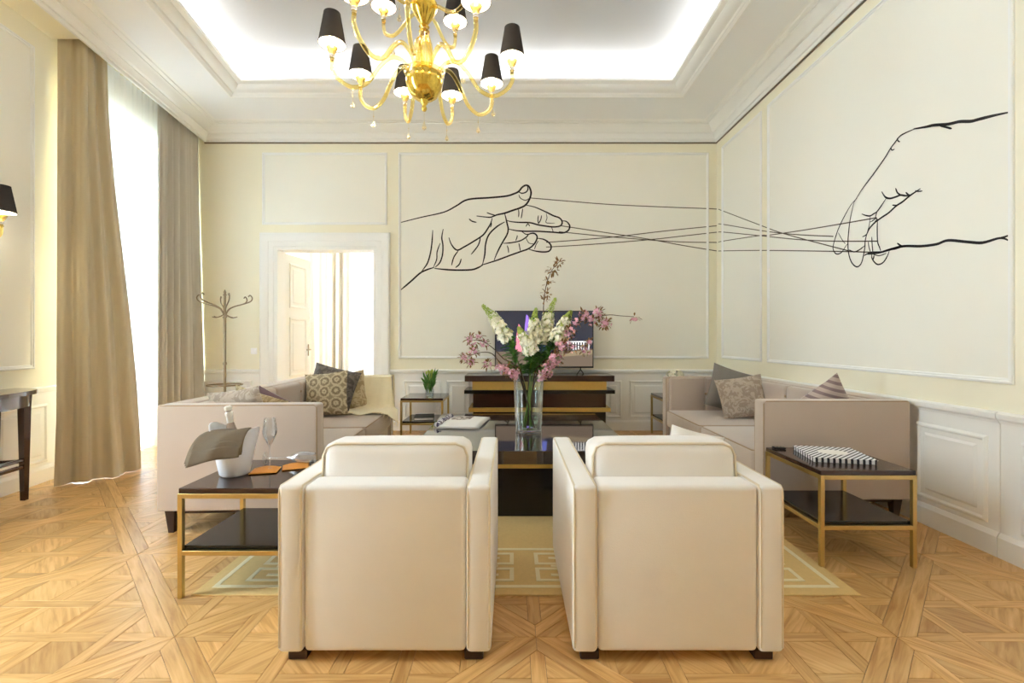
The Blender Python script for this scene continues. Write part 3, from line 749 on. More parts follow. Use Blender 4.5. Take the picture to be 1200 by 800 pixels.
# ================================================================== CUSHIONS
def pillow(name, w, h, t, m, loc, rot, label, cat='cushion', n=18, group='scatter cushions'):
    mb = MB()
    for s in (1, -1):
        def fn(u, v, s=s):
            x = 2*u-1; y = 2*v-1
            k = max(0, (1-abs(x)**2.4)*(1-abs(y)**2.4))**.55
            px = x*w/2*(1-.07*(1-abs(x)**3)*0-.06*(1-abs(y)**2)*abs(x)**2*1.0); py = y*h/2*(1-.06*(1-abs(x)**2)*abs(y)**2)
            wr = .004*math.sin(9*x+5*y+s)*k
            return (px, s*(t/2*k+wr), py) if s > 0 else (px, s*(t/2*k+wr), py)
        mb.grid(fn if s < 0 else (lambda u, v: fn(1-u, v)), n, n)
    o = mb.build(name, m, None, smooth=75, loc=loc, rot=rot)
    return tag(o, label, cat, group)
# ================================================================== SOFAS
def sofa(loc, rz, sg, L, D, label):
    """local: y along the length from the near arm to the far arm; x*sg from the back (0) to the front (D)"""
    t = empty('sofa', loc, rz, label, 'sofa', 'taupe velvet sofas')
    zt, zb, at, bt = .795, .145, .12, .14
    X = lambda a, b: (min(sg*a, sg*b), max(sg*a, sg*b))
    def rb(a, b, y0, y1, z0, z1, r=.015, seg=3): x0, x1 = X(a, b); return MB().rbox(x0, x1, y0, y1, z0, z1, r, seg)
    for y0, y1 in ((0, at), (L-at, L)):
        ar = rb(0, D, y0, y1, zb, zt).build('arm', M['taupe'], t, smooth=40)
        for yy in (y0+.005, y1-.005):
            MB().tube([(sg*.02, yy, zt-.004), (sg*(D-.02), yy, zt-.004), (sg*(D-.005), yy, zt-.02), (sg*(D-.004), yy, zb+.01)], .004, 6).build('piping', M['taupe_pipe'], ar, smooth=60)
    rb(0, bt, at, L-at, zb, zt).build('back', M['taupe'], t, smooth=40)
    rb(.02, D-.03, at, L-at, zb, .262, .01, 2).build('seat_base', M['taupe'], t, smooth=40)
    n = 2; sl = (L-2*at)/n
    for k in range(n):
        y0 = at+k*sl
        cu = rb(bt+.09, D+.005, y0+.004, y0+sl-.004, .265, .445, .035, 4).build('seat_cushion', M['taupe'], t, smooth=60)
        e = .012; pz = .436
        MB().tube([(sg*(bt+.12), y0+e, pz), (sg*(D-.03), y0+e, pz), (sg*(D-.004), y0+e+.024, pz), (sg*(D-.004), y0+sl-e-.024, pz), (sg*(D-.03), y0+sl-e, pz), (sg*(bt+.12), y0+sl-e, pz)], .005, 6).build('piping', M['taupe_pipe'], cu, smooth=60)
    # upholstered inner lining with vertical seams and buttons: along the back and the two arms
    nb = 4; bl = (L-2*at)/nb
    for k in range(nb):
        y0 = at+k*bl
        p = rb(bt-.01, bt+.085, y0+.002, y0+bl-.002, .30, zt-.006, .03, 4).build('back_padding', M['taupe'], t, smooth=60)
        if k:
            for z in (.56, .70): MB().lathe([(.0, -.006), (.011, -.003), (.013, .002), (.006, .007), (0, .008)], 10, cap=False).xf(Matrix.Translation((sg*(bt+.083), y0, z)) @ Matrix.Rotation(sg*R(90), 4, 'Y')).build('button', M['taupe_pipe'], p, smooth=60)
    for y0, s in ((at, 1), (L-at, -1)):
        for a, b in ((bt+.085, .56), (.56, D-.03)):
            ya, yb = sorted((y0-s*.01, y0+s*.045))
            p = rb(a, b, ya, yb, .30, zt-.006, .02, 3).build('arm_padding', M['taupe'], t, smooth=60)
        MB().lathe([(.0, -.006), (.012, -.003), (.014, .002), (.006, .007), (0, .008)], 10, cap=False).xf(Matrix.Translation((sg*.56, y0+s*.044, .62)) @ Matrix.Rotation(-s*R(90), 4, 'X')).build('button', M['taupe_pipe'], p, smooth=60)
    rb(.05, D-.05, .05, L-.05, .115, .15, .004, 1).build('plinth_rail', M['leg'], t)
    for ya in (.03, L-.09):
        for xa in (.03, D-.09):
            x0, x1 = X(xa, xa+.06); mb = MB(); dx = .02 if (xa < .2) == (sg > 0) else -.02
            cxm = (x0+x1)/2; i = .014
            top = [(x0, ya), (x1, ya), (x1, ya+.06), (x0, ya+.06)]; ox = -.012 if xa < .2 else .0
            bot = [(x0+i, ya+i), (x1-i, ya+i), (x1-i, ya+.06-i), (x0+i, ya+.06-i)]
            mb.rings([[(*p, .0) for p in bot], [(*p, .148) for p in top]], cap0=True, cap1=True).build('leg', M['leg'], t)
    return t
LS = (-2.17, 2.86); LR = R(2.5)
sofa((LS[0], LS[1], 0), LR, 1, 2.24, .965, 'taupe velvet sofa by the window carrying the cream throw')
sofa((2.61, 3.07, 0), 0, -1, 2.06, .965, 'taupe velvet sofa along the right wall behind the notebook table')
def ls(x, y, z):                             # point on the left sofa
    c, s = math.cos(LR), math.sin(LR); return (LS[0]+x*c-y*s, LS[1]+x*s+y*c, z)

pillow('cushion', .47, .47, .15, M['damask'], ls(.42, 1.90, .685), (R(-16), R(14), R(4)), 'dark grey damask cushion behind the circle-patterned one on the throw-covered sofa')
pillow('cushion', .43, .43, .14, M['rings'], ls(.44, 1.68, .665), (R(-14), R(-6), R(-2)), 'beige cushion with circle medallions in front of the dark grey damask cushion')
pillow('cushion', .42, .40, .12, M['damask_b'], ls(.53, 2.02, .65), (R(-8), R(-10), R(10)), 'sand cushion half hidden between the dark grey cushion and the throw')
pillow('cushion', .42, .42, .14, M['damask_l'], ls(.37, .27, .665), (R(14), R(-8), R(-14)), 'pale damask cushion peeking over the near sofa arm, below the coat stand')
pillow('cushion', .40, .40, .13, M['damask_b'], ls(.45, .36, .655), (R(18), R(16), R(-6)), 'sand damask cushion peeking over the near sofa arm, between the pale and the plum cushion')
pillow('cushion', .38, .36, .12, M['plum'], ls(.52, .46, .64), (R(20), R(26), R(0)), 'plum cushion with only its dark edge showing over the near sofa arm')
pillow('cushion', .45, .45, .15, M['grey_linen'], (2.22, 4.76, .68), (R(-14), R(18), R(-6)), 'plain grey linen cushion in the far corner of the right sofa')
pillow('cushion', .43, .40, .14, M['damask_l'], (2.21, 4.50, .645), (R(-20), R(-9), R(-10)), 'pale beige damask cushion leaning on the plain grey one')
pillow('cushion', .45, .45, .15, M['stripes'], (2.22, 3.35, .66), (R(18), R(-36), R(-6)), 'mauve striped cushion peeking over the near arm of the right sofa')
pillow('cushion', .25, .25, .12, M['ivory'], (.83, 2.175, .655), (R(4), R(14), 0), 'ivory cushion just showing above the back cushion of the armchair by the notebook table')

# ---- throw over the far arm of the left sofa
def throw():
    L_, at = 2.24, .12; yi = L_-at-.05
    path = [(L_+.012, .45), (L_+.014, .70), (L_+.006, .795), (L_-.03, .812), (L_-.10, .812), (yi-.0, .806), (yi-.016, .78), (yi-.035, .62), (yi-.05, .50), (yi-.08, .466), (yi-.18, .459), (yi-.30, .457)]
    P = smooth_path([Vector((0, y, z)) for y, z in path], 5)
    def fn(u, v):
        k = v*(len(P)-1); i = min(int(k), len(P)-2); p = P[i].lerp(P[i+1], k-i)
        d = max(0, (v-.5)/.5)
        x = .62+.36*u + d*(-.12*(1-u)+.10*u) + .02*math.sin(8*v)*d
        f = math.sin(13*u+6*v*d)*.010*(.25+d)
        y = p.y - abs(f)*1.2 - .03*d*math.sin(3.1*u); z = p.z + (.012+f if v > .72 else abs(f)*.3)
        if v > .8 and u > .82: z -= (u-.82)/.18*(v-.8)/.2*.10; x += .02
        return ls(x, y, z)
    mb = MB().grid(fn, 40, 60); o = mb.build('throw_blanket', M['throw'], None, smooth=80)
    so = o.modifiers.new('cloth', 'SOLIDIFY'); so.thickness = .008; so.offset = 1
    fr = MB()
    for k in range(26):
        u = k/25; p = Vector(fn(u, 1)); fr.tube([p, p+Vector((.004*math.sin(k), -.02, -.004)), p+Vector((.008*math.sin(k*2), -.045, -.004 if u < .8 else -.03))], .003, 4)
    fr.build('fringe', M['throw'], o)
    return tag(o, 'cream knitted throw draped over the far arm of the left sofa', 'throw')
throw()

# ================================================================== SIDE TABLES
def side_table(label, loc, w=.5, d=.53, top=.51):
    t = empty('side_table', loc, 0, label, 'side table', 'brass side tables with dark lacquered tops')
    b = .022
    for x in (0, w-b):
        for y in (0, d-b): MB().rbox(x, x+b, y, y+b, 0, top-.025, .0015, 1).build('leg', M['brass'], t)
    for z in (top-.025-b, .20):
        for y in (0, d-b): MB().rbox(b, w-b, y, y+b, z, z+b, .0015, 1).build('rail', M['brass'], t)
        for x in (0, w-b): MB().rbox(x, x+b, b, d-b, z, z+b, .0015, 1).build('rail', M['brass'], t)
    MB().rbox(.003, w-.003, .003, d-.003, top-.025, top, .003, 1).build('table_top', M['lacquer'], t)
    MB().rbox(.018, w-.018, .018, d-.018, .222, .24, .002, 1).build('shelf', M['black'], t)
    return t
side_table('brass side table holding the ice bucket and glasses', (-1.545, 2.165, 0), .55, .52)
side_table('brass side table holding the zigzag notebook', (1.615, 2.455, 0), .505, .54)
side_table('brass side table with tulips against the back wall', (-1.30, 5.45, 0), .5, .53)
side_table('brass side table half hidden behind the far arm of the right sofa', (1.775, 5.45, 0), .5, .56)

# ================================================================== COFFEE TABLE
ct = empty('coffee_table', (-.67, 3.02, 0), 0, 'large square glossy dark coffee table with a gold band, holding the flower vase', 'coffee table')
W = 1.47
MB().rbox(0, W, 0, W+.04, .392, .48, .003, 1).build('table_top', M['lacquer_top'], ct)
MB().rbox(.06, W-.06, .06, W-.02, .35, .392, .002, 1).build('gold_band', M['gold'], ct)
MB().rbox(.13, W-.13, .13, W-.09, .0095, .35, .003, 1).build('base', M['black'], ct)

# ================================================================== TV STAND AND TELEVISION
tv = empty('tv_stand', (-.575, 5.70, 0), 0, 'tiered dark wood and gold media console under the television', 'tv stand')
SW = 1.82; g = .10
MB().rbox(0, SW, 0, .42, .682, .754, .002, 1).build('top_slab', M['lacquer'], tv)
MB().rbox(g-.01, SW-g+.01, .03, .40, .575, .682, .002, 1).build('gold_tier', M['gold'], tv)
MB().rbox(-.005, SW+.005, -.01, .42, .535, .578, .002, 1).build('shelf_slab', M['black'], tv)
MB().rbox(g, SW-g, .02, .40, .365, .535, .002, 1).build('cabinet_body', M['lacquer'], tv)
MB().rbox(.05, SW-.05, -.02, .41, .315, .365, .002, 1).build('gold_slab', M['gold'], tv)
MB().rbox(g, SW-g, .03, .40, .07, .315, .002, 1).build('lower_body', M['black'], tv)
for x in (.35, SW-.45): MB().rbox(x, x+.10, .08, .34, 0, .07, .002, 1).build('foot', M['black'], tv)
TX0, TX1, TY, TZ0, TZ1 = -.215, 1.025, 5.92, .835, 1.555
t = empty('television', (0, TY, 0), 0, 'flat screen television showing a night view of lit fountains', 'television')
MB().rbox(TX0, TX1, -.02, .03, TZ0, TZ1, .004, 1).build('casing', M['dark'], t)
b = .012
scr = [(TX0+b, TZ0+.02), (TX1-b, TZ0+.02), (TX1-b, TZ1-b), (TX0+b, TZ1-b)]
def scrn(pts, nm, c, s, k):
    MB().add([(TX0+b+x*(TX1-TX0-2*b), -.0205-.0004*k, TZ0+.02+y*(TZ1-TZ0-.032)) for x, y in pts], [tuple(range(len(pts)))]).build(nm, emis('screen_'+nm, c, s), scro if k else t)
scro = None
MB().add([(x, -.0206, z) for x, z in scr], [(0, 1, 2, 3)])
scro = MB().add([(x, -.0206, z) for x, z in scr], [(0, 1, 2, 3)]).build('screen', mat('screen_night_sky', C(18, 20, 26), .12, var=.3, vs=2, emit=C(44, 46, 58), es=.5), t)
scrn([(0, 0), (1, 0), (1, .24), (.6, .2), (.3, .27), (0, .27)], 'promenade', C(128, 112, 96), .4, 1)
scrn([(.55, .16), (1, .22), (1, .30), (.62, .27)], 'lit_quay', C(160, 142, 114), .42, 2)
scrn([(.20, .27), (.30, .27), (.29, .55), (.26, .72), (.235, .78), (.215, .6)], 'pink_fountain', C(226, 136, 150), .6, 2)
scrn([(.29, .30), (.37, .30), (.355, .7), (.335, .92), (.315, .95), (.30, .75)], 'violet_fountain', C(150, 116, 210), .6, 3)
scrn([(.44, .28), (.53, .28), (.51, .62), (.485, .75), (.46, .6)], 'blue_fountain', C(110, 120, 200), .5, 3)
for k in range(9):
    x = .74+k*.027; scrn([(x, .30), (x+.012, .30), (x+.012, .44), (x, .44)], 'baluster', C(226, 224, 220), .6, 4)
scrn([(.73, .44), (1.0, .44), (1.0, .47), (.73, .455)], 'balustrade_rail', C(226, 224, 220), .6, 4)
for x in (TX0+.16, TX1-.16):
    MB().tube([(x, .005, TZ0+.02), (x, .005, TZ0-.02), (x-.06, .005-.10, .760)], .007, 6).tube([(x, .005, TZ0-.02), (x+.05, .11, .760)], .007, 6).build('stand_foot', M['dark'], t)

# ================================================================== CONSOLE TABLE (left wall)
def console():
    y1, y0 = 3.64, 2.15; xw = lambda y: LX(y)+.05; dp = .34
    t = empty('console_table', (LX(3)+.05, 3.0, 0), 0, 'dark mahogany half-round console table against the left wall', 'console table')
    out = []
    N = 40
    for k in range(N+1):
        a = math.pi*k/N; c = math.cos(a); s = math.sin(a)
        yy = (y0+y1)/2 + (y1-y0)/2*math.copysign(abs(c)**.6, c); out.append((dp*abs(s)**.55, yy))
    wl = lambda p, z: (LX(p[1])-LX(3)+p[0], p[1]-3.0, z)
    MB().rings([[wl(p, z) for p in out] for z in (.79, .815, .82)], cap0=True, cap1=True).build('table_top', M['mahogany'], t, smooth=30, fix=True)
    inn = [(max(.0, p[0]-.03), (y0+y1)/2+(p[1]-(y0+y1)/2)*.955) for p in out]
    MB().rings([[wl(p, z) for p in inn] for z in (.70, .79)], cap0=True, cap1=True).build('apron', M['mahogany'], t, smooth=30, fix=True)
    ft = []
    for yy, xx in ((3.50, .20), (2.30, .20), (3.44, .03), (2.36, .03)):
        mb = MB(); c = wl((xx, yy), 0)
        mb.rings([[(c[0]+sx*r, c[1]+sy*r, z) for sx, sy in ((-1, -1), (1, -1), (1, 1), (-1, 1))] for r, z in ((.016, 0), (.026, .70), (.030, .79))], cap0=True, cap1=True).build('leg', M['mahogany'], t); ft.append(c)
    for i, j, z in ((0, 1, .25), (0, 2, .29), (1, 3, .29), (0, 1, .30)):
        a, b_ = Vector(ft[i]), Vector(ft[j]); a.z = b_.z = z; MB().tube([a, b_], .015, 6).build('stretcher', M['mahogany'], t, smooth=60)
console()

# ================================================================== CHANDELIER AND SCONCE
def lamp_head(parent, c):
    """cup, candle, bulb and shade on the tip of an arm at local point c"""
    x, y, z = c
    MB().lathe([(.0, -.0), (.014, .004), (.012, .02), (.017, .03), (.012, .04), (.024, .06), (.036, .085), (.030, .088), (.014, .07), (0, .066)], 14, c, cap=False).build('candle_cup', M['amber'], parent, smooth=50)
    MB().lathe([(.0155, .020), (.0165, .026), (.0165, .034), (.0155, .040)], 12, c, cap=False).build('cup_ring', M['chrome'], parent, smooth=60)
    MB().lathe([(0, .085), (.011, .085), (.011, .125), (.014, .14), (.02, .165), (.014, .19), (0, .20)], 10, c, cap=False).build('bulb', M['bulb'], parent, smooth=60)
    zs = z+.105; rb_, rt = .083, .050; h = .195
    sh_ = MB().lathe([(rb_, 0), (rt, h)], 28, (x, y, zs), cap=False).lathe([(rb_+.001, 0), (rb_+.001, .005)], 28, (x, y, zs), cap=False).lathe([(rt+.001, h-.005), (rt+.001, h)], 28, (x, y, zs), cap=False)
    sh_.build('lamp_shade', M['shade'], parent, smooth=60)
    MB().lathe([(rb_-.003, .002), (rt-.003, h-.002)], 28, (x, y, zs), cap=False).build('shade_lining', M['lining'], parent, smooth=60)
CH = (-.565, 3.02)
ch = empty('chandelier', (CH[0], CH[1], 2.66), 0, 'amber glass chandelier with small black lampshades hanging from the raised ceiling', 'chandelier')
z0 = 2.66
MB().lathe([(0, -.0), (.012, .006), (.018, .022), (.012, .04), (.02, .05), (.026, .065), (.03, .09)], 24, cap=False).build('finial', M['goldleaf'], ch, smooth=60)
MB().lathe([(.024, .072), (.055, .082), (.088, .108), (.108, .145), (.118, .19), (.118, .225), (.108, .24), (.10, .235), (.06, .24), (0, .24)], 32, cap=False).build('bowl', M['goldleaf'], ch, smooth=60)
MB().lathe([(.118, .225), (.13, .25), (.125, .258), (.10, .25), (.05, .262), (.03, .27)], 32, cap=False).build('bowl_rim', M['amber_pale'], ch, smooth=60)
st = MB()
for k in range(8):
    a = math.pi*k/4; st.tube([(math.cos(a)*r, math.sin(a)*r, z) for r, z in ((.030, .25), (.045, .31), (.050, .37), (.040, .43), (.022, .49), (.018, .53))], .012, 6)
st.build('fluted_neck', M['amber_pale'], ch, smooth=60)
MB().lathe([(.02, .50), (.035, .515), (.022, .53), (.034, .545), (.024, .56), (.05, .60), (.082, .66), (.086, .69), (.07, .70), (.05, .71), (.066, .76), (.085, .82), (.06, .87), (.02, .90), (.012, .93), (.012, ZU-z0-.06), (.06, ZU-z0-.05), (.07, ZU-z0), (0, ZU-z0)], 28, cap=False).build('baluster_stem', M['goldleaf'], ch, smooth=50)
def chand_arm(ang, r0, z_hub, Rr, low, tip, rad=.0135, lower=True):
    d = Vector((math.sin(ang), math.cos(ang), 0))
    if lower: ctl = [(r0, z_hub), (r0+.05, z_hub+.06), (r0+.12, z_hub+.075), (r0+.19, z_hub+.015), (r0+.27, low+.03), (r0+.36, low-.005), (Rr-.045, low+.035), (Rr, low+.10), (Rr, tip)]
    else: ctl = [(r0, z_hub), (r0+.06, z_hub-.02), (Rr-.13, low+.015), (Rr-.07, low), (Rr-.015, low+.03), (Rr, low+.08), (Rr, tip)]
    P = smooth_path([d*r + Vector((0, 0, z)) for r, z in ctl], 6)
    a = MB().tube(P, [rad*(.8+.2*min(1, i/10)) for i in range(len(P))], 10).build('arm', M['amber_pale'], ch, smooth=70)
    lamp_head(a, tuple(d*Rr + Vector((0, 0, tip))))
    i = min(range(len(P)), key=lambda k: P[k].z if (P[k]-d*P[k].dot(d)).z*0 == 0 and P[k].dot(d) > r0+.12 else 9)
    p = P[i]
    MB().tube([p, p-Vector((0, 0, .085))], .0012, 4).lathe([(0, -.135), (.013, -.125), (.015, -.118), (.010, -.105), (.003, -.09), (.0, -.08)], 8, tuple(p), cap=False).lathe([(0, -.062), (.005, -.058), (0, -.05)], 6, tuple(p), cap=False).build('glass_drop', M['crystal'], a, smooth=30)
for g in (-150, -97, -61, -25, 11, 47, 83, 140, 178): chand_arm(R(g), .085, .26, .57, .135, .285)
for g in (-65, 30, 120, 205): chand_arm(R(g), .05, .66, .33, .56, .665, .012, lower=False)
MB().tube([(0, 0, .0), (0, 0, -.06)], .0012, 4).lathe([(0, -.12), (.014, -.108), (.016, -.10), (.010, -.085), (.003, -.065), (0, -.055)], 8, cap=False).build('glass_drop', M['crystal'], ch, smooth=30)

sx, sy, sz = -3.70, 3.40, 1.99
sn = empty('wall_sconce', (LX(sy), sy, sz), 0, 'wall lamp with one black shade on the left wall above the console table', 'wall lamp')
dxs = sx-LX(sy)
MB().lathe([(.0, .0), (.055, 0), (.055, .008), (.04, .02), (.015, .03), (0, .032)], 20, cap=False).xf(Matrix.Rotation(R(90), 4, 'Y')).build('back_plate', M['goldleaf'], sn, smooth=50)
sa = MB().tube(smooth_path([(0.02, 0, 0), (.06, 0, -.05), (dxs-.05, 0, -.06), (dxs-.005, 0, -.03), (dxs, 0, .03)], 6), .011, 8).build('arm', M['amber_pale'], sn, smooth=60)
lamp_head(sa, (dxs, 0, .02))

# ================================================================== COAT STAND
cs = empty('coat_stand', (-3.5, 5.72, 0), 0, 'antique brass coat stand with curled hooks in the corner', 'coat stand')
MB().tube([(0, 0, .10), (0, 0, 1.72)], .016, 12).lathe([(.016, .88), (.022, .89), (.022, .91), (.016, .92)], 12, cap=False).lathe([(.012, 1.72), (.022, 1.735), (.012, 1.75), (.016, 1.77), (.004, 1.80), (0, 1.802)], 12, cap=False).build('pole', M['pewter'], cs, smooth=60)
for k in range(6):
    a = R(10+60*k); d = Vector((math.cos(a), math.sin(a), 0))
    P = smooth_path([d*r+Vector((0, 0, z)) for r, z in ((.014, 1.50), (.05, 1.56), (.12, 1.60), (.22, 1.63), (.29, 1.66), (.31, 1.70), (.285, 1.735), (.265, 1.715))], 5)
    MB().tube(P, .0075, 8).build('coat_hook', M['pewter'], cs, smooth=60)
    P = smooth_path([d*r+Vector((0, 0, z)) for r, z in ((.012, 1.50), (.05, 1.475), (.10, 1.46), (.14, 1.47))], 4)
    MB().tube(P, .006, 8).build('lower_hook', M['pewter'], cs, smooth=60)
MB().tube([(.19*math.cos(2*math.pi*k/32), .19*math.sin(2*math.pi*k/32), .64) for k in range(32)], .008, 8, closed=True).tube([(-.19, 0, .64), (.19, 0, .64)], .006, 6).build('umbrella_ring', M['pewter'], cs, smooth=60)
for k in range(4):
    a = R(45+90*k); d = Vector((math.cos(a), math.sin(a), 0))
    MB().tube(smooth_path([d*r+Vector((0, 0, z)) for r, z in ((.014, .30), (.06, .18), (.16, .10), (.24, .05), (.27, .012))], 5), .010, 8).build('foot', M['pewter'], cs, smooth=60)

# ================================================================== THINGS ON THE LEFT SIDE TABLE
BX, BY, BZ = -1.412, 2.39, .511
bk = MB(); n = 40; prof = [(.0, 0), (.060, 0), (.068, .008), (.078, .06), (.092, .14), (.104, .20), (.108, .225), (.102, .225), (.097, .20), (.084, .14), (.070, .06), (.058, .014), (0, .012)]
vs = []; fs = []
for r, z in prof:
    for k in range(n):
        a = 2*math.pi*k/n; zz = z + (z/.225)**4*(.028*math.cos(2*a) + .014*math.cos(a-R(200)))
        vs.append((r*math.cos(a)*(1+.06*(z/.225)), r*math.sin(a), zz))
for i in range(len(prof)-1):
    for k in range(n): fs.append((i*n+k, i*n+(k+1) % n, (i+1)*n+(k+1) % n, (i+1)*n+k))
bk.add(vs, fs); tag(bk.build('ice_bucket', M['frost'], None, smooth=60, loc=(BX, BY, BZ)), 'white frosted ice bucket with a sloping rim on the side table', 'ice bucket')
bo = empty('champagne_bottle', (BX+.005, BY+.02, BZ+.028), 0, 'champagne bottle standing in the white ice bucket', 'bottle'); bo.rotation_euler = (R(4), R(-7), 0)
MB().lathe([(0, 0), (.036, 0), (.038, .01), (.038, .12), (.034, .16), (.022, .21), (.016, .24), (.0145, .275), (.0145, .30), (0, .30)], 20, cap=False).build('glass_body', M['bottle'], bo, smooth=50)
MB().lathe([(.0165, .235), (.0155, .27), (.0165, .272), (.0185, .278), (.0185, .288), (.015, .292), (.014, .30), (.018, .305), (.018, .318), (.012, .324), (0, .325)], 16, cap=False).build('foil_cap', M['foil'], bo, smooth=40)
MB().lathe([(.0385, .06), (.0385, .13), (.035, .158)], 20, cap=False).build('bottle_label', M['orange'], bo, smooth=40)
def napkin():
    """folded cloth lying over the front rim, its left corner flaring out"""
    top = [Vector(p) for p in ((-.085, -.03, .225), (.01, -.05, .24), (.106, -.04, .238))]
    mid = [Vector(p) for p in ((-.12, -.12, .225), (.01, -.155, .245), (.118, -.115, .225))]
    bot = [Vector(p) for p in ((-.165, -.13, .09), (-.01, -.15, .13), (.108, -.12, .145))]
    bez = lambda P, t: P[0]*(1-t)**2 + P[1]*2*t*(1-t) + P[2]*t*t
    def fn(u, v, off=0):
        p = bez([bez(top, u), bez(mid, u)*1.0+Vector((0, -.012, .012)), bez(bot, u)], v)
        return (p.x, p.y-off*.4-.003*math.sin(12*u+3*v), p.z-off+.004*math.sin(8*u+4*v))
    mb = MB().grid(fn, 30, 20)
    mb.grid(lambda u, v: fn(.02+.98*u, .6+.4*v, .010), 30, 8); mb.grid(lambda u, v: fn(.04+.92*u, .7+.3*v, .019), 30, 6)
    o = mb.build('napkin', M['napkin'], None, smooth=70, loc=(BX, BY, BZ))
    s = o.modifiers.new('cloth', 'SOLIDIFY'); s.thickness = .004
    tag(o, 'folded brown linen napkin draped over the ice bucket', 'napkin')
napkin()
gprof = [(0, 0), (.034, 0), (.034, .002), (.012, .005), (.0035, .012), (.003, .10), (.004, .12), (.014, .14), (.030, .17), (.036, .195), (.033, .23), (.027, .27), (.026, .27), (.032, .23), (.035, .195), (.029, .172), (.013, .143), (0, .13)]
tag(MB().lathe(gprof, 20, cap=False).build('champagne_glass', M['wine_glass'], None, smooth=50, loc=(-1.272, 2.465, BZ+.004)), 'champagne glass standing upright beside the ice bucket', 'glass')
gl = MB().lathe(gprof, 20, cap=False).build('champagne_glass', M['wine_glass'], None, smooth=50, loc=(-1.36, 2.585, BZ+.034), rot=(0, R(90), R(3)))
tag(gl, 'champagne glass lying on its side behind the standing one', 'glass')
def card(label, cx, cy, rz, w, d, z):
    mb = MB().grid(lambda u, v: ((u-.5)*w, (v-.5)*d, .002+.010*math.sin(math.pi*u)*v), 10, 6)
    o = mb.build('orange_card', M['orange'], None, smooth=60, loc=(cx, cy, z), rot=(0, 0, rz)); s = o.modifiers.new('t', 'SOLIDIFY'); s.thickness = .003; s.offset = 1
    tag(o, label, 'card', 'orange cards on the side table')
card('orange folded card under the foot of the standing champagne glass', -1.285, 2.445, R(14), .13, .11, BZ)
card('orange folded card beside the lying champagne glass', -1.16, 2.52, R(24), .13, .10, BZ)

# ================================================================== THINGS ON THE RIGHT SIDE TABLE
nb_ = empty('notebook', (1.875, 2.745, .511), R(-12), 'notebook with black and white zigzag cover on the side table', 'notebook')
MB().rbox(-.155, .155, -.15, .15, 0, .022, .001, 1).build('page_block', M['diag'], nb_)
MB().rbox(-.16, .16, -.155, .155, .022, .026, .001, 1).build('cover', M['diag'], nb_)
MB().lathe([(0, 0), (.08, 0), (.08, .0012), (0, .0012)], 28, cap=False).xf(Matrix.Translation((.0, .0, .0265)) @ Matrix.Diagonal((1, .75, 1, 1))).build('cover_label', M['paper'], nb_)
rm = empty('remote_control', (1.675, 2.945, .511), R(-6), 'small black remote control at the corner of the notebook table', 'remote control')
MB().rbox(-.035, .035, -.02, .02, 0, .012, .003, 1).build('body', M['dark'], rm)
for k in range(3): MB().rbox(-.026+k*.02, -.014+k*.02, -.006, .006, .0115, .014, .001, 1).build('button', M['pewter'], rm)

# ================================================================== THINGS ON THE COFFEE TABLE
mg = empty('magazine', (-.40, 4.0, .4805), R(-8), 'open magazine with a printed photo lying on the coffee table', 'magazine')
def page(u0, u1, z, amp, m, nm, y0=-.26, y1=.26):
    mb = MB().grid(lambda u, v: (u0+(u1-u0)*u, y0+(y1-y0)*v, z+amp*math.sin(math.pi*min(1, v*1.0))*.6+.004*math.sin(3*u)), 8, 14)
    o = mb.build(nm, m, mg, smooth=60); s = o.modifiers.new('t', 'SOLIDIFY'); s.thickness = .006; s.offset = 1; return o
page(-.17, .17, .0, .012, M['paper'], 'lower_page')
page(-.16, .165, .009, .016, M['paper'], 'upper_page')
page(-.13, .03, .0165, .016, M['photo'], 'printed_photo', .0, .22)
MB().tube([(-.185+.012*math.sin(k), -.22+.034*k, .024) for k in range(14)], .022, 8).build('curled_pages', M['purple_print'], mg, smooth=60)

VX, VY, VZ = .128, 3.63, .481
va = empty('flower_vase', (VX, VY, VZ), 0, 'tall clear glass vase half filled with water on the coffee table', 'vase')
MB().lathe([(0, 0), (.096, 0), (.100, .004), (.107, .15), (.118, .455), (.121, .458), (.117, .46), (.112, .455), (.100, .15), (.092, .03), (0, .025)], 36, cap=False).build('glass_body', M['vase_glass'], va, smooth=50)
MB().lathe([(0, .027), (.091, .032), (.0975, .14), (.0975, .142), (0, .142)], 32, cap=False).build('water', M['water'], va, smooth=50)

def pxl(x, y, Y): return Vector(((x-600)/F*Y, Y, 1.2-(y-397)/F*Y))
def floret(mb, p, d, r, n=4):
    d = d.normalized(); u = d.orthogonal().normalized(); v = d.cross(u); a0 = rnd.random()*6.3
    for k in range(n):
        a = a0+2*math.pi*k/n; e = u*math.cos(a)+v*math.sin(a); f = d.cross(e)
        mb.add([p, p+e*r*.6+f*r*.42+d*r*.35, p+e*r*1.05+d*r*.5, p+e*r*.6-f*r*.42+d*r*.35], [(0, 1, 2, 3)])
def leaf(mb, p, d, l, wd):
    d = d.normalized(); s = d.cross(Vector((rnd.uniform(-.5, .5), rnd.uniform(-.5, .5), 1))).normalized(); up = s.cross(d)
    mb.add([p, p+d*l*.4+s*wd+up*l*.08, p+d*l*.75+s*wd*.7+up*l*.04, p+d*l-up*l*.1, p+d*l*.75-s*wd*.7+up*l*.04, p+d*l*.4-s*wd+up*l*.08], [(0, 1, 2, 3, 4, 5)])
def rdir(axis, spread):
    v = Vector((rnd.gauss(0, 1), rnd.gauss(0, 1), rnd.gauss(0, 1))).normalized(); v -= axis*v.dot(axis); return (v.normalized()+axis*spread).normalized()
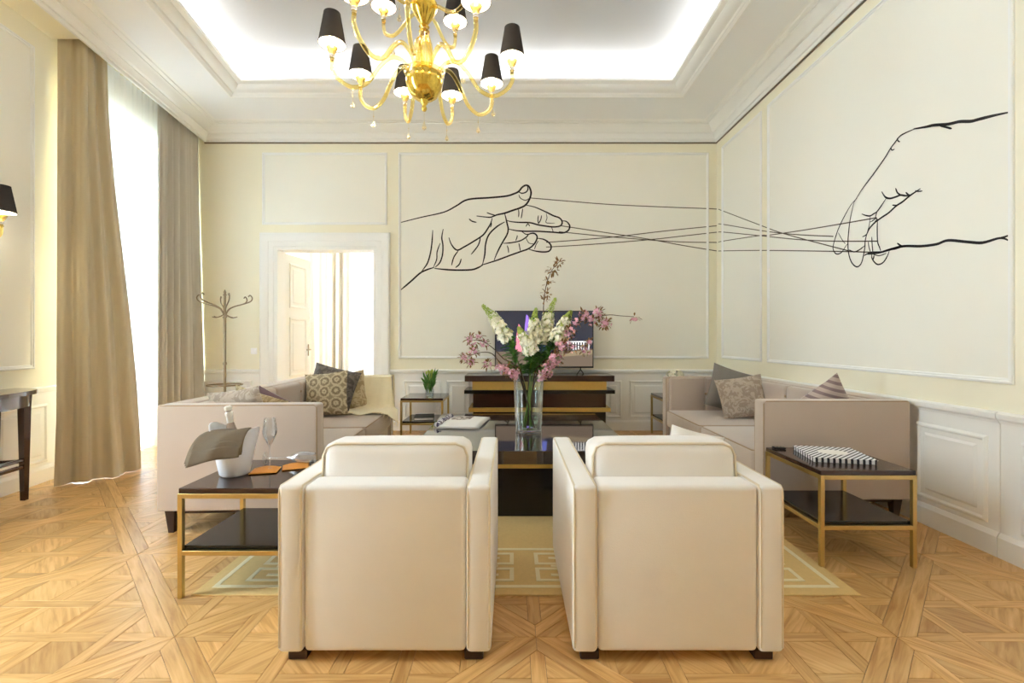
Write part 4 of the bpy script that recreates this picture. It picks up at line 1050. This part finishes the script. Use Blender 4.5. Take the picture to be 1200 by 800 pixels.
def spike(tip, top_flower, bot_flower, root, label, wdt=.07):
    """white flower spike: tip > budding top > florets > leafy stem > root in the vase"""
    o = empty('flower_spike', tuple(root), 0, label, 'flower', 'white flower spikes in the vase')
    r0 = Vector(root); L = lambda p: Vector(p)-r0
    P = smooth_path([L(root), L((VX+(Vector(bot_flower).x-VX)*.35, VY+(Vector(bot_flower).y-VY)*.35, VZ+.46)), L(bot_flower), L(top_flower), L(tip)], 8)
    MB().tube(P, [.006*(1-.6*i/len(P)) for i in range(len(P))], 6).build('stem', M['stem'], o, smooth=60)
    b, t_, tp = L(bot_flower), L(top_flower), L(tip); ax = (t_-b).normalized()
    f = MB(); n = 230
    for k in range(n):
        s = k/n; c = b.lerp(t_, s); d = rdir(ax, .25); rr = wdt*(1-.45*s)*rnd.uniform(.35, 1)
        floret(f, c+d*rr, d, .021*(1-.35*s), 5)
    q = f.build('florets', M['petal_w'], o); q['kind'] = 'stuff'
    g_ = MB()
    for k in range(70):
        s = k/70; c = t_.lerp(tp, s); d = rdir(ax, .6); floret(g_, c+d*.030*(1-.8*s), d, .011, 3)
    for k in range(90):
        s = rnd.random()**.7; c = b.lerp(t_, s); d = rdir(ax, .4); floret(g_, c+d*wdt*(1-.4*s)*rnd.uniform(.2, .9), d, .014, 3)
    q = g_.build('green_buds', M['spring'], o); q['kind'] = 'stuff'
    l_ = MB(); base = L((VX+(Vector(bot_flower).x-VX)*.5, VY, VZ+.44))
    for k in range(110):
        s = k/110; c = base.lerp(b, s); d = rdir(ax, .5); leaf(l_, c+d*.01, d, rnd.uniform(.05, .085), .012)
    q = l_.build('leaves', M['green'], o); q['kind'] = 'stuff'
vr = lambda dx, dy: (VX+dx, VY+dy, VZ+.035)
spike(pxl(566, 358, 3.60), pxl(577, 370, 3.60), pxl(596, 400, 3.6), vr(.03, .01), 'white flower spike leaning furthest left, its tip over the edge of the screen')
spike(pxl(651, 350, 3.68), pxl(643, 368, 3.68), pxl(636, 404, 3.66), vr(-.02, .03), 'tallest white flower spike in the middle of the bouquet', .075)
spike(pxl(628, 362, 3.62), pxl(626, 376, 3.62), pxl(628, 404, 3.62), vr(-.03, -.01), 'white flower spike standing upright just left of the tallest one', .075)
spike(pxl(608, 384, 3.52), pxl(612, 392, 3.52), pxl(624, 414, 3.54), vr(.01, -.03), 'shortest white flower spike at the front of the bouquet', .065)
spike(pxl(669, 365, 3.60), pxl(664, 374, 3.60), pxl(650, 402, 3.62), vr(-.05, -.02), 'white flower spike leaning right beside the pink blossom')
def branch(pts, blooms, label, root, leafy=1.0, pm='petal_p', group='pink blossom branches in the vase'):
    o = empty('blossom_branch', tuple(root), 0, label, 'flower', group); r0 = Vector(root)
    P = smooth_path([Vector(p)-r0 for p in [root]+pts], 8)
    MB().tube(P, [.0055*(1-.65*i/len(P)) for i in range(len(P))], 5).build('twig', M['twig'], o, smooth=60)
    f = MB(); l_ = MB()
    for c, rad, n in blooms:
        c = Vector(c)-r0
        for k in range(max(2, int(n*.7))):
            v = Vector((rnd.gauss(0, 1), rnd.gauss(0, 1), rnd.gauss(0, 1))).normalized(); floret(f, c+v*rad*rnd.uniform(.3, 1), v, rnd.uniform(.011, .019), 5)
        for k in range(int(n*.9*leafy)):
            v = Vector((rnd.gauss(0, 1), rnd.gauss(0, 1), rnd.gauss(0, 1))).normalized(); leaf(l_, c+v*rad*.6, v, rnd.uniform(.025, .05), .007)
    q = f.build('blossoms', M[pm], o); q['kind'] = 'stuff'
    q = l_.build('young_leaves', M['bronze_leaf'], o); q['kind'] = 'stuff'
rim = lambda dx, dy=0: (VX+dx, VY+dy, VZ+.47)
branch([rim(.08), pxl(658, 400, 3.6), pxl(668, 382, 3.58), pxl(690, 374, 3.56), pxl(712, 369, 3.55), pxl(728, 370, 3.54), pxl(743, 371, 3.53)],
       [(pxl(684, 369, 3.56), .04, 26), (pxl(700, 369, 3.55), .05, 36), (pxl(709, 379, 3.55), .045, 34), (pxl(743, 372, 3.53), .03, 12), (pxl(668, 388, 3.58), .05, 30), (pxl(694, 375, 3.55), .04, 24), (pxl(675, 376, 3.56), .035, 14)], 'long pink blossom branch stretching far right in front of the screen', vr(-.04, .0))
branch([rim(.07, -.02), pxl(650, 414, 3.55), pxl(668, 404, 3.5), pxl(688, 406, 3.48)],
       [(pxl(660, 405, 3.5), .06, 50), (pxl(652, 420, 3.5), .055, 40), (pxl(686, 410, 3.48), .035, 16), (pxl(690, 401, 3.48), .02, 10), (pxl(672, 408, 3.48), .03, 12)], 'short pink blossom branch low on the right of the bouquet', vr(-.02, -.02))
branch([rim(.05, -.05), pxl(644, 428, 3.5), pxl(640, 436, 3.46)], [(pxl(641, 434, 3.47), .055, 44), (pxl(634, 441, 3.46), .04, 26), (pxl(646, 426, 3.48), .04, 24)], 'pink blossom branch drooping over the right of the vase rim', vr(.02, .04), .5)
branch([rim(-.06, -.05), pxl(598, 430, 3.5), pxl(590, 434, 3.46)], [(pxl(593, 433, 3.47), .045, 30), (pxl(602, 438, 3.46), .045, 36), (pxl(585, 430, 3.47), .035, 16)], 'pink blossom branch drooping over the left of the vase rim', vr(.03, .03), .5)
branch([rim(-.08), pxl(590, 420, 3.6), pxl(578, 408, 3.58), pxl(566, 400, 3.56), pxl(552, 398, 3.55)], [(pxl(555, 399, 3.55), .05, 16), (pxl(562, 394, 3.55), .02, 8), (pxl(568, 402, 3.55), .03, 8), (pxl(550, 397, 3.55), .03, 8)], 'thin bronze-leaved branch arching to the upper left of the bouquet', vr(.04, -.02), 2.0)
branch([rim(-.09, -.03), pxl(588, 426, 3.55), pxl(576, 414, 3.52), pxl(562, 413, 3.5), pxl(548, 418, 3.5)], [(pxl(549, 419, 3.5), .045, 16), (pxl(556, 412, 3.5), .03, 12), (pxl(552, 425, 3.5), .025, 10), (pxl(571, 427, 3.5), .03, 14), (pxl(543, 420, 3.5), .025, 6)], 'thin blossom branch reaching left in front of the media console', vr(.05, -.03), 1.6)
branch([rim(.01, .06), pxl(636, 380, 3.72), pxl(637, 358, 3.72), pxl(640, 335, 3.72), pxl(646, 318, 3.72), pxl(655, 307, 3.72)], [(pxl(655, 308, 3.72), .03, 5), (pxl(648, 316, 3.72), .04, 5), (pxl(642, 331, 3.72), .03, 3), (pxl(641, 344, 3.72), .03, 3), (pxl(637, 352, 3.72), .025, 2)], 'bare twig with young leaves rising highest above the bouquet', vr(0, .05), 5.0, 'bronze_leaf')

# ================================================================== TULIPS, BOOK, WHITE FLOWERS ON THE BACK TABLES
tg = empty('tulip_vase', (-1.00, 5.70, .511), 0, 'small glass vase of green tulips on the back side table', 'vase')
MB().lathe([(0, 0), (.045, 0), (.048, .004), (.052, .19), (.049, .19), (.045, .012), (0, .01)], 20, cap=False).build('glass_body', M['vase_glass'], tg, smooth=50)
lf = MB()
for k in range(46):
    a = rnd.random()*6.28; tl = rnd.uniform(.15, 1); d = Vector((math.cos(a)*tl*.5, math.sin(a)*tl*.5, 1)).normalized()
    leaf(lf, Vector((math.cos(a)*.02, math.sin(a)*.02, .02+.12*rnd.random())), d, rnd.uniform(.15, .21), .014)
q = lf.build('tulip_leaves', M['green'], tg); q['kind'] = 'stuff'
for k in range(7):
    a = k*2.4; r = .045*((k+1)/7)**.5; z = .27+.02*math.sin(k*3)
    MB().tube([(0, 0, .03), (r*math.cos(a)*.5, r*math.sin(a)*.5, .16), (r*math.cos(a), r*math.sin(a), z)], .004, 5).lathe([(0, 0), (.010, .006), (.013, .02), (.008, .036), (0, .042)], 8, (r*math.cos(a), r*math.sin(a), z), cap=False).build('tulip', M['spring'], tg, smooth=60)
bkk = empty('book', (-1.06, 5.68, .2405), R(8), 'closed dark book lying on the shelf below the tulips', 'book')
MB().rbox(-.11, .11, -.14, .14, .003, .028, .001, 1).build('page_block', M['paper'], bkk)
MB().rbox(-.115, .115, -.145, .145, 0, .003, .001, 1).rbox(-.115, .115, -.145, .145, .028, .032, .001, 1).build('cover', M['dark'], bkk)
wv = empty('flower_bowl', (1.985, 5.72, .511), 0, 'white flowers in a small bowl showing above the far arm of the right sofa', 'flowers')
MB().lathe([(0, 0), (.05, 0), (.075, .05), (.08, .12), (.075, .12), (.07, .05), (0, .02)], 20, cap=False).build('bowl', M['white'], wv, smooth=50)
f = MB(); l_ = MB()
for k in range(60):
    v = Vector((rnd.gauss(0, 1), rnd.gauss(0, 1), abs(rnd.gauss(0, 1)))).normalized(); floret(f, Vector((0, 0, .22))+Vector((v.x*.10, v.y*.10, v.z*.085)), v, .026, 5)
    leaf(l_, Vector((0, 0, .14)), v, .15, .014)
q = f.build('white_blossoms', M['petal_w'], wv); q['kind'] = 'stuff'
q = l_.build('leaves', M['green'], wv); q['kind'] = 'stuff'
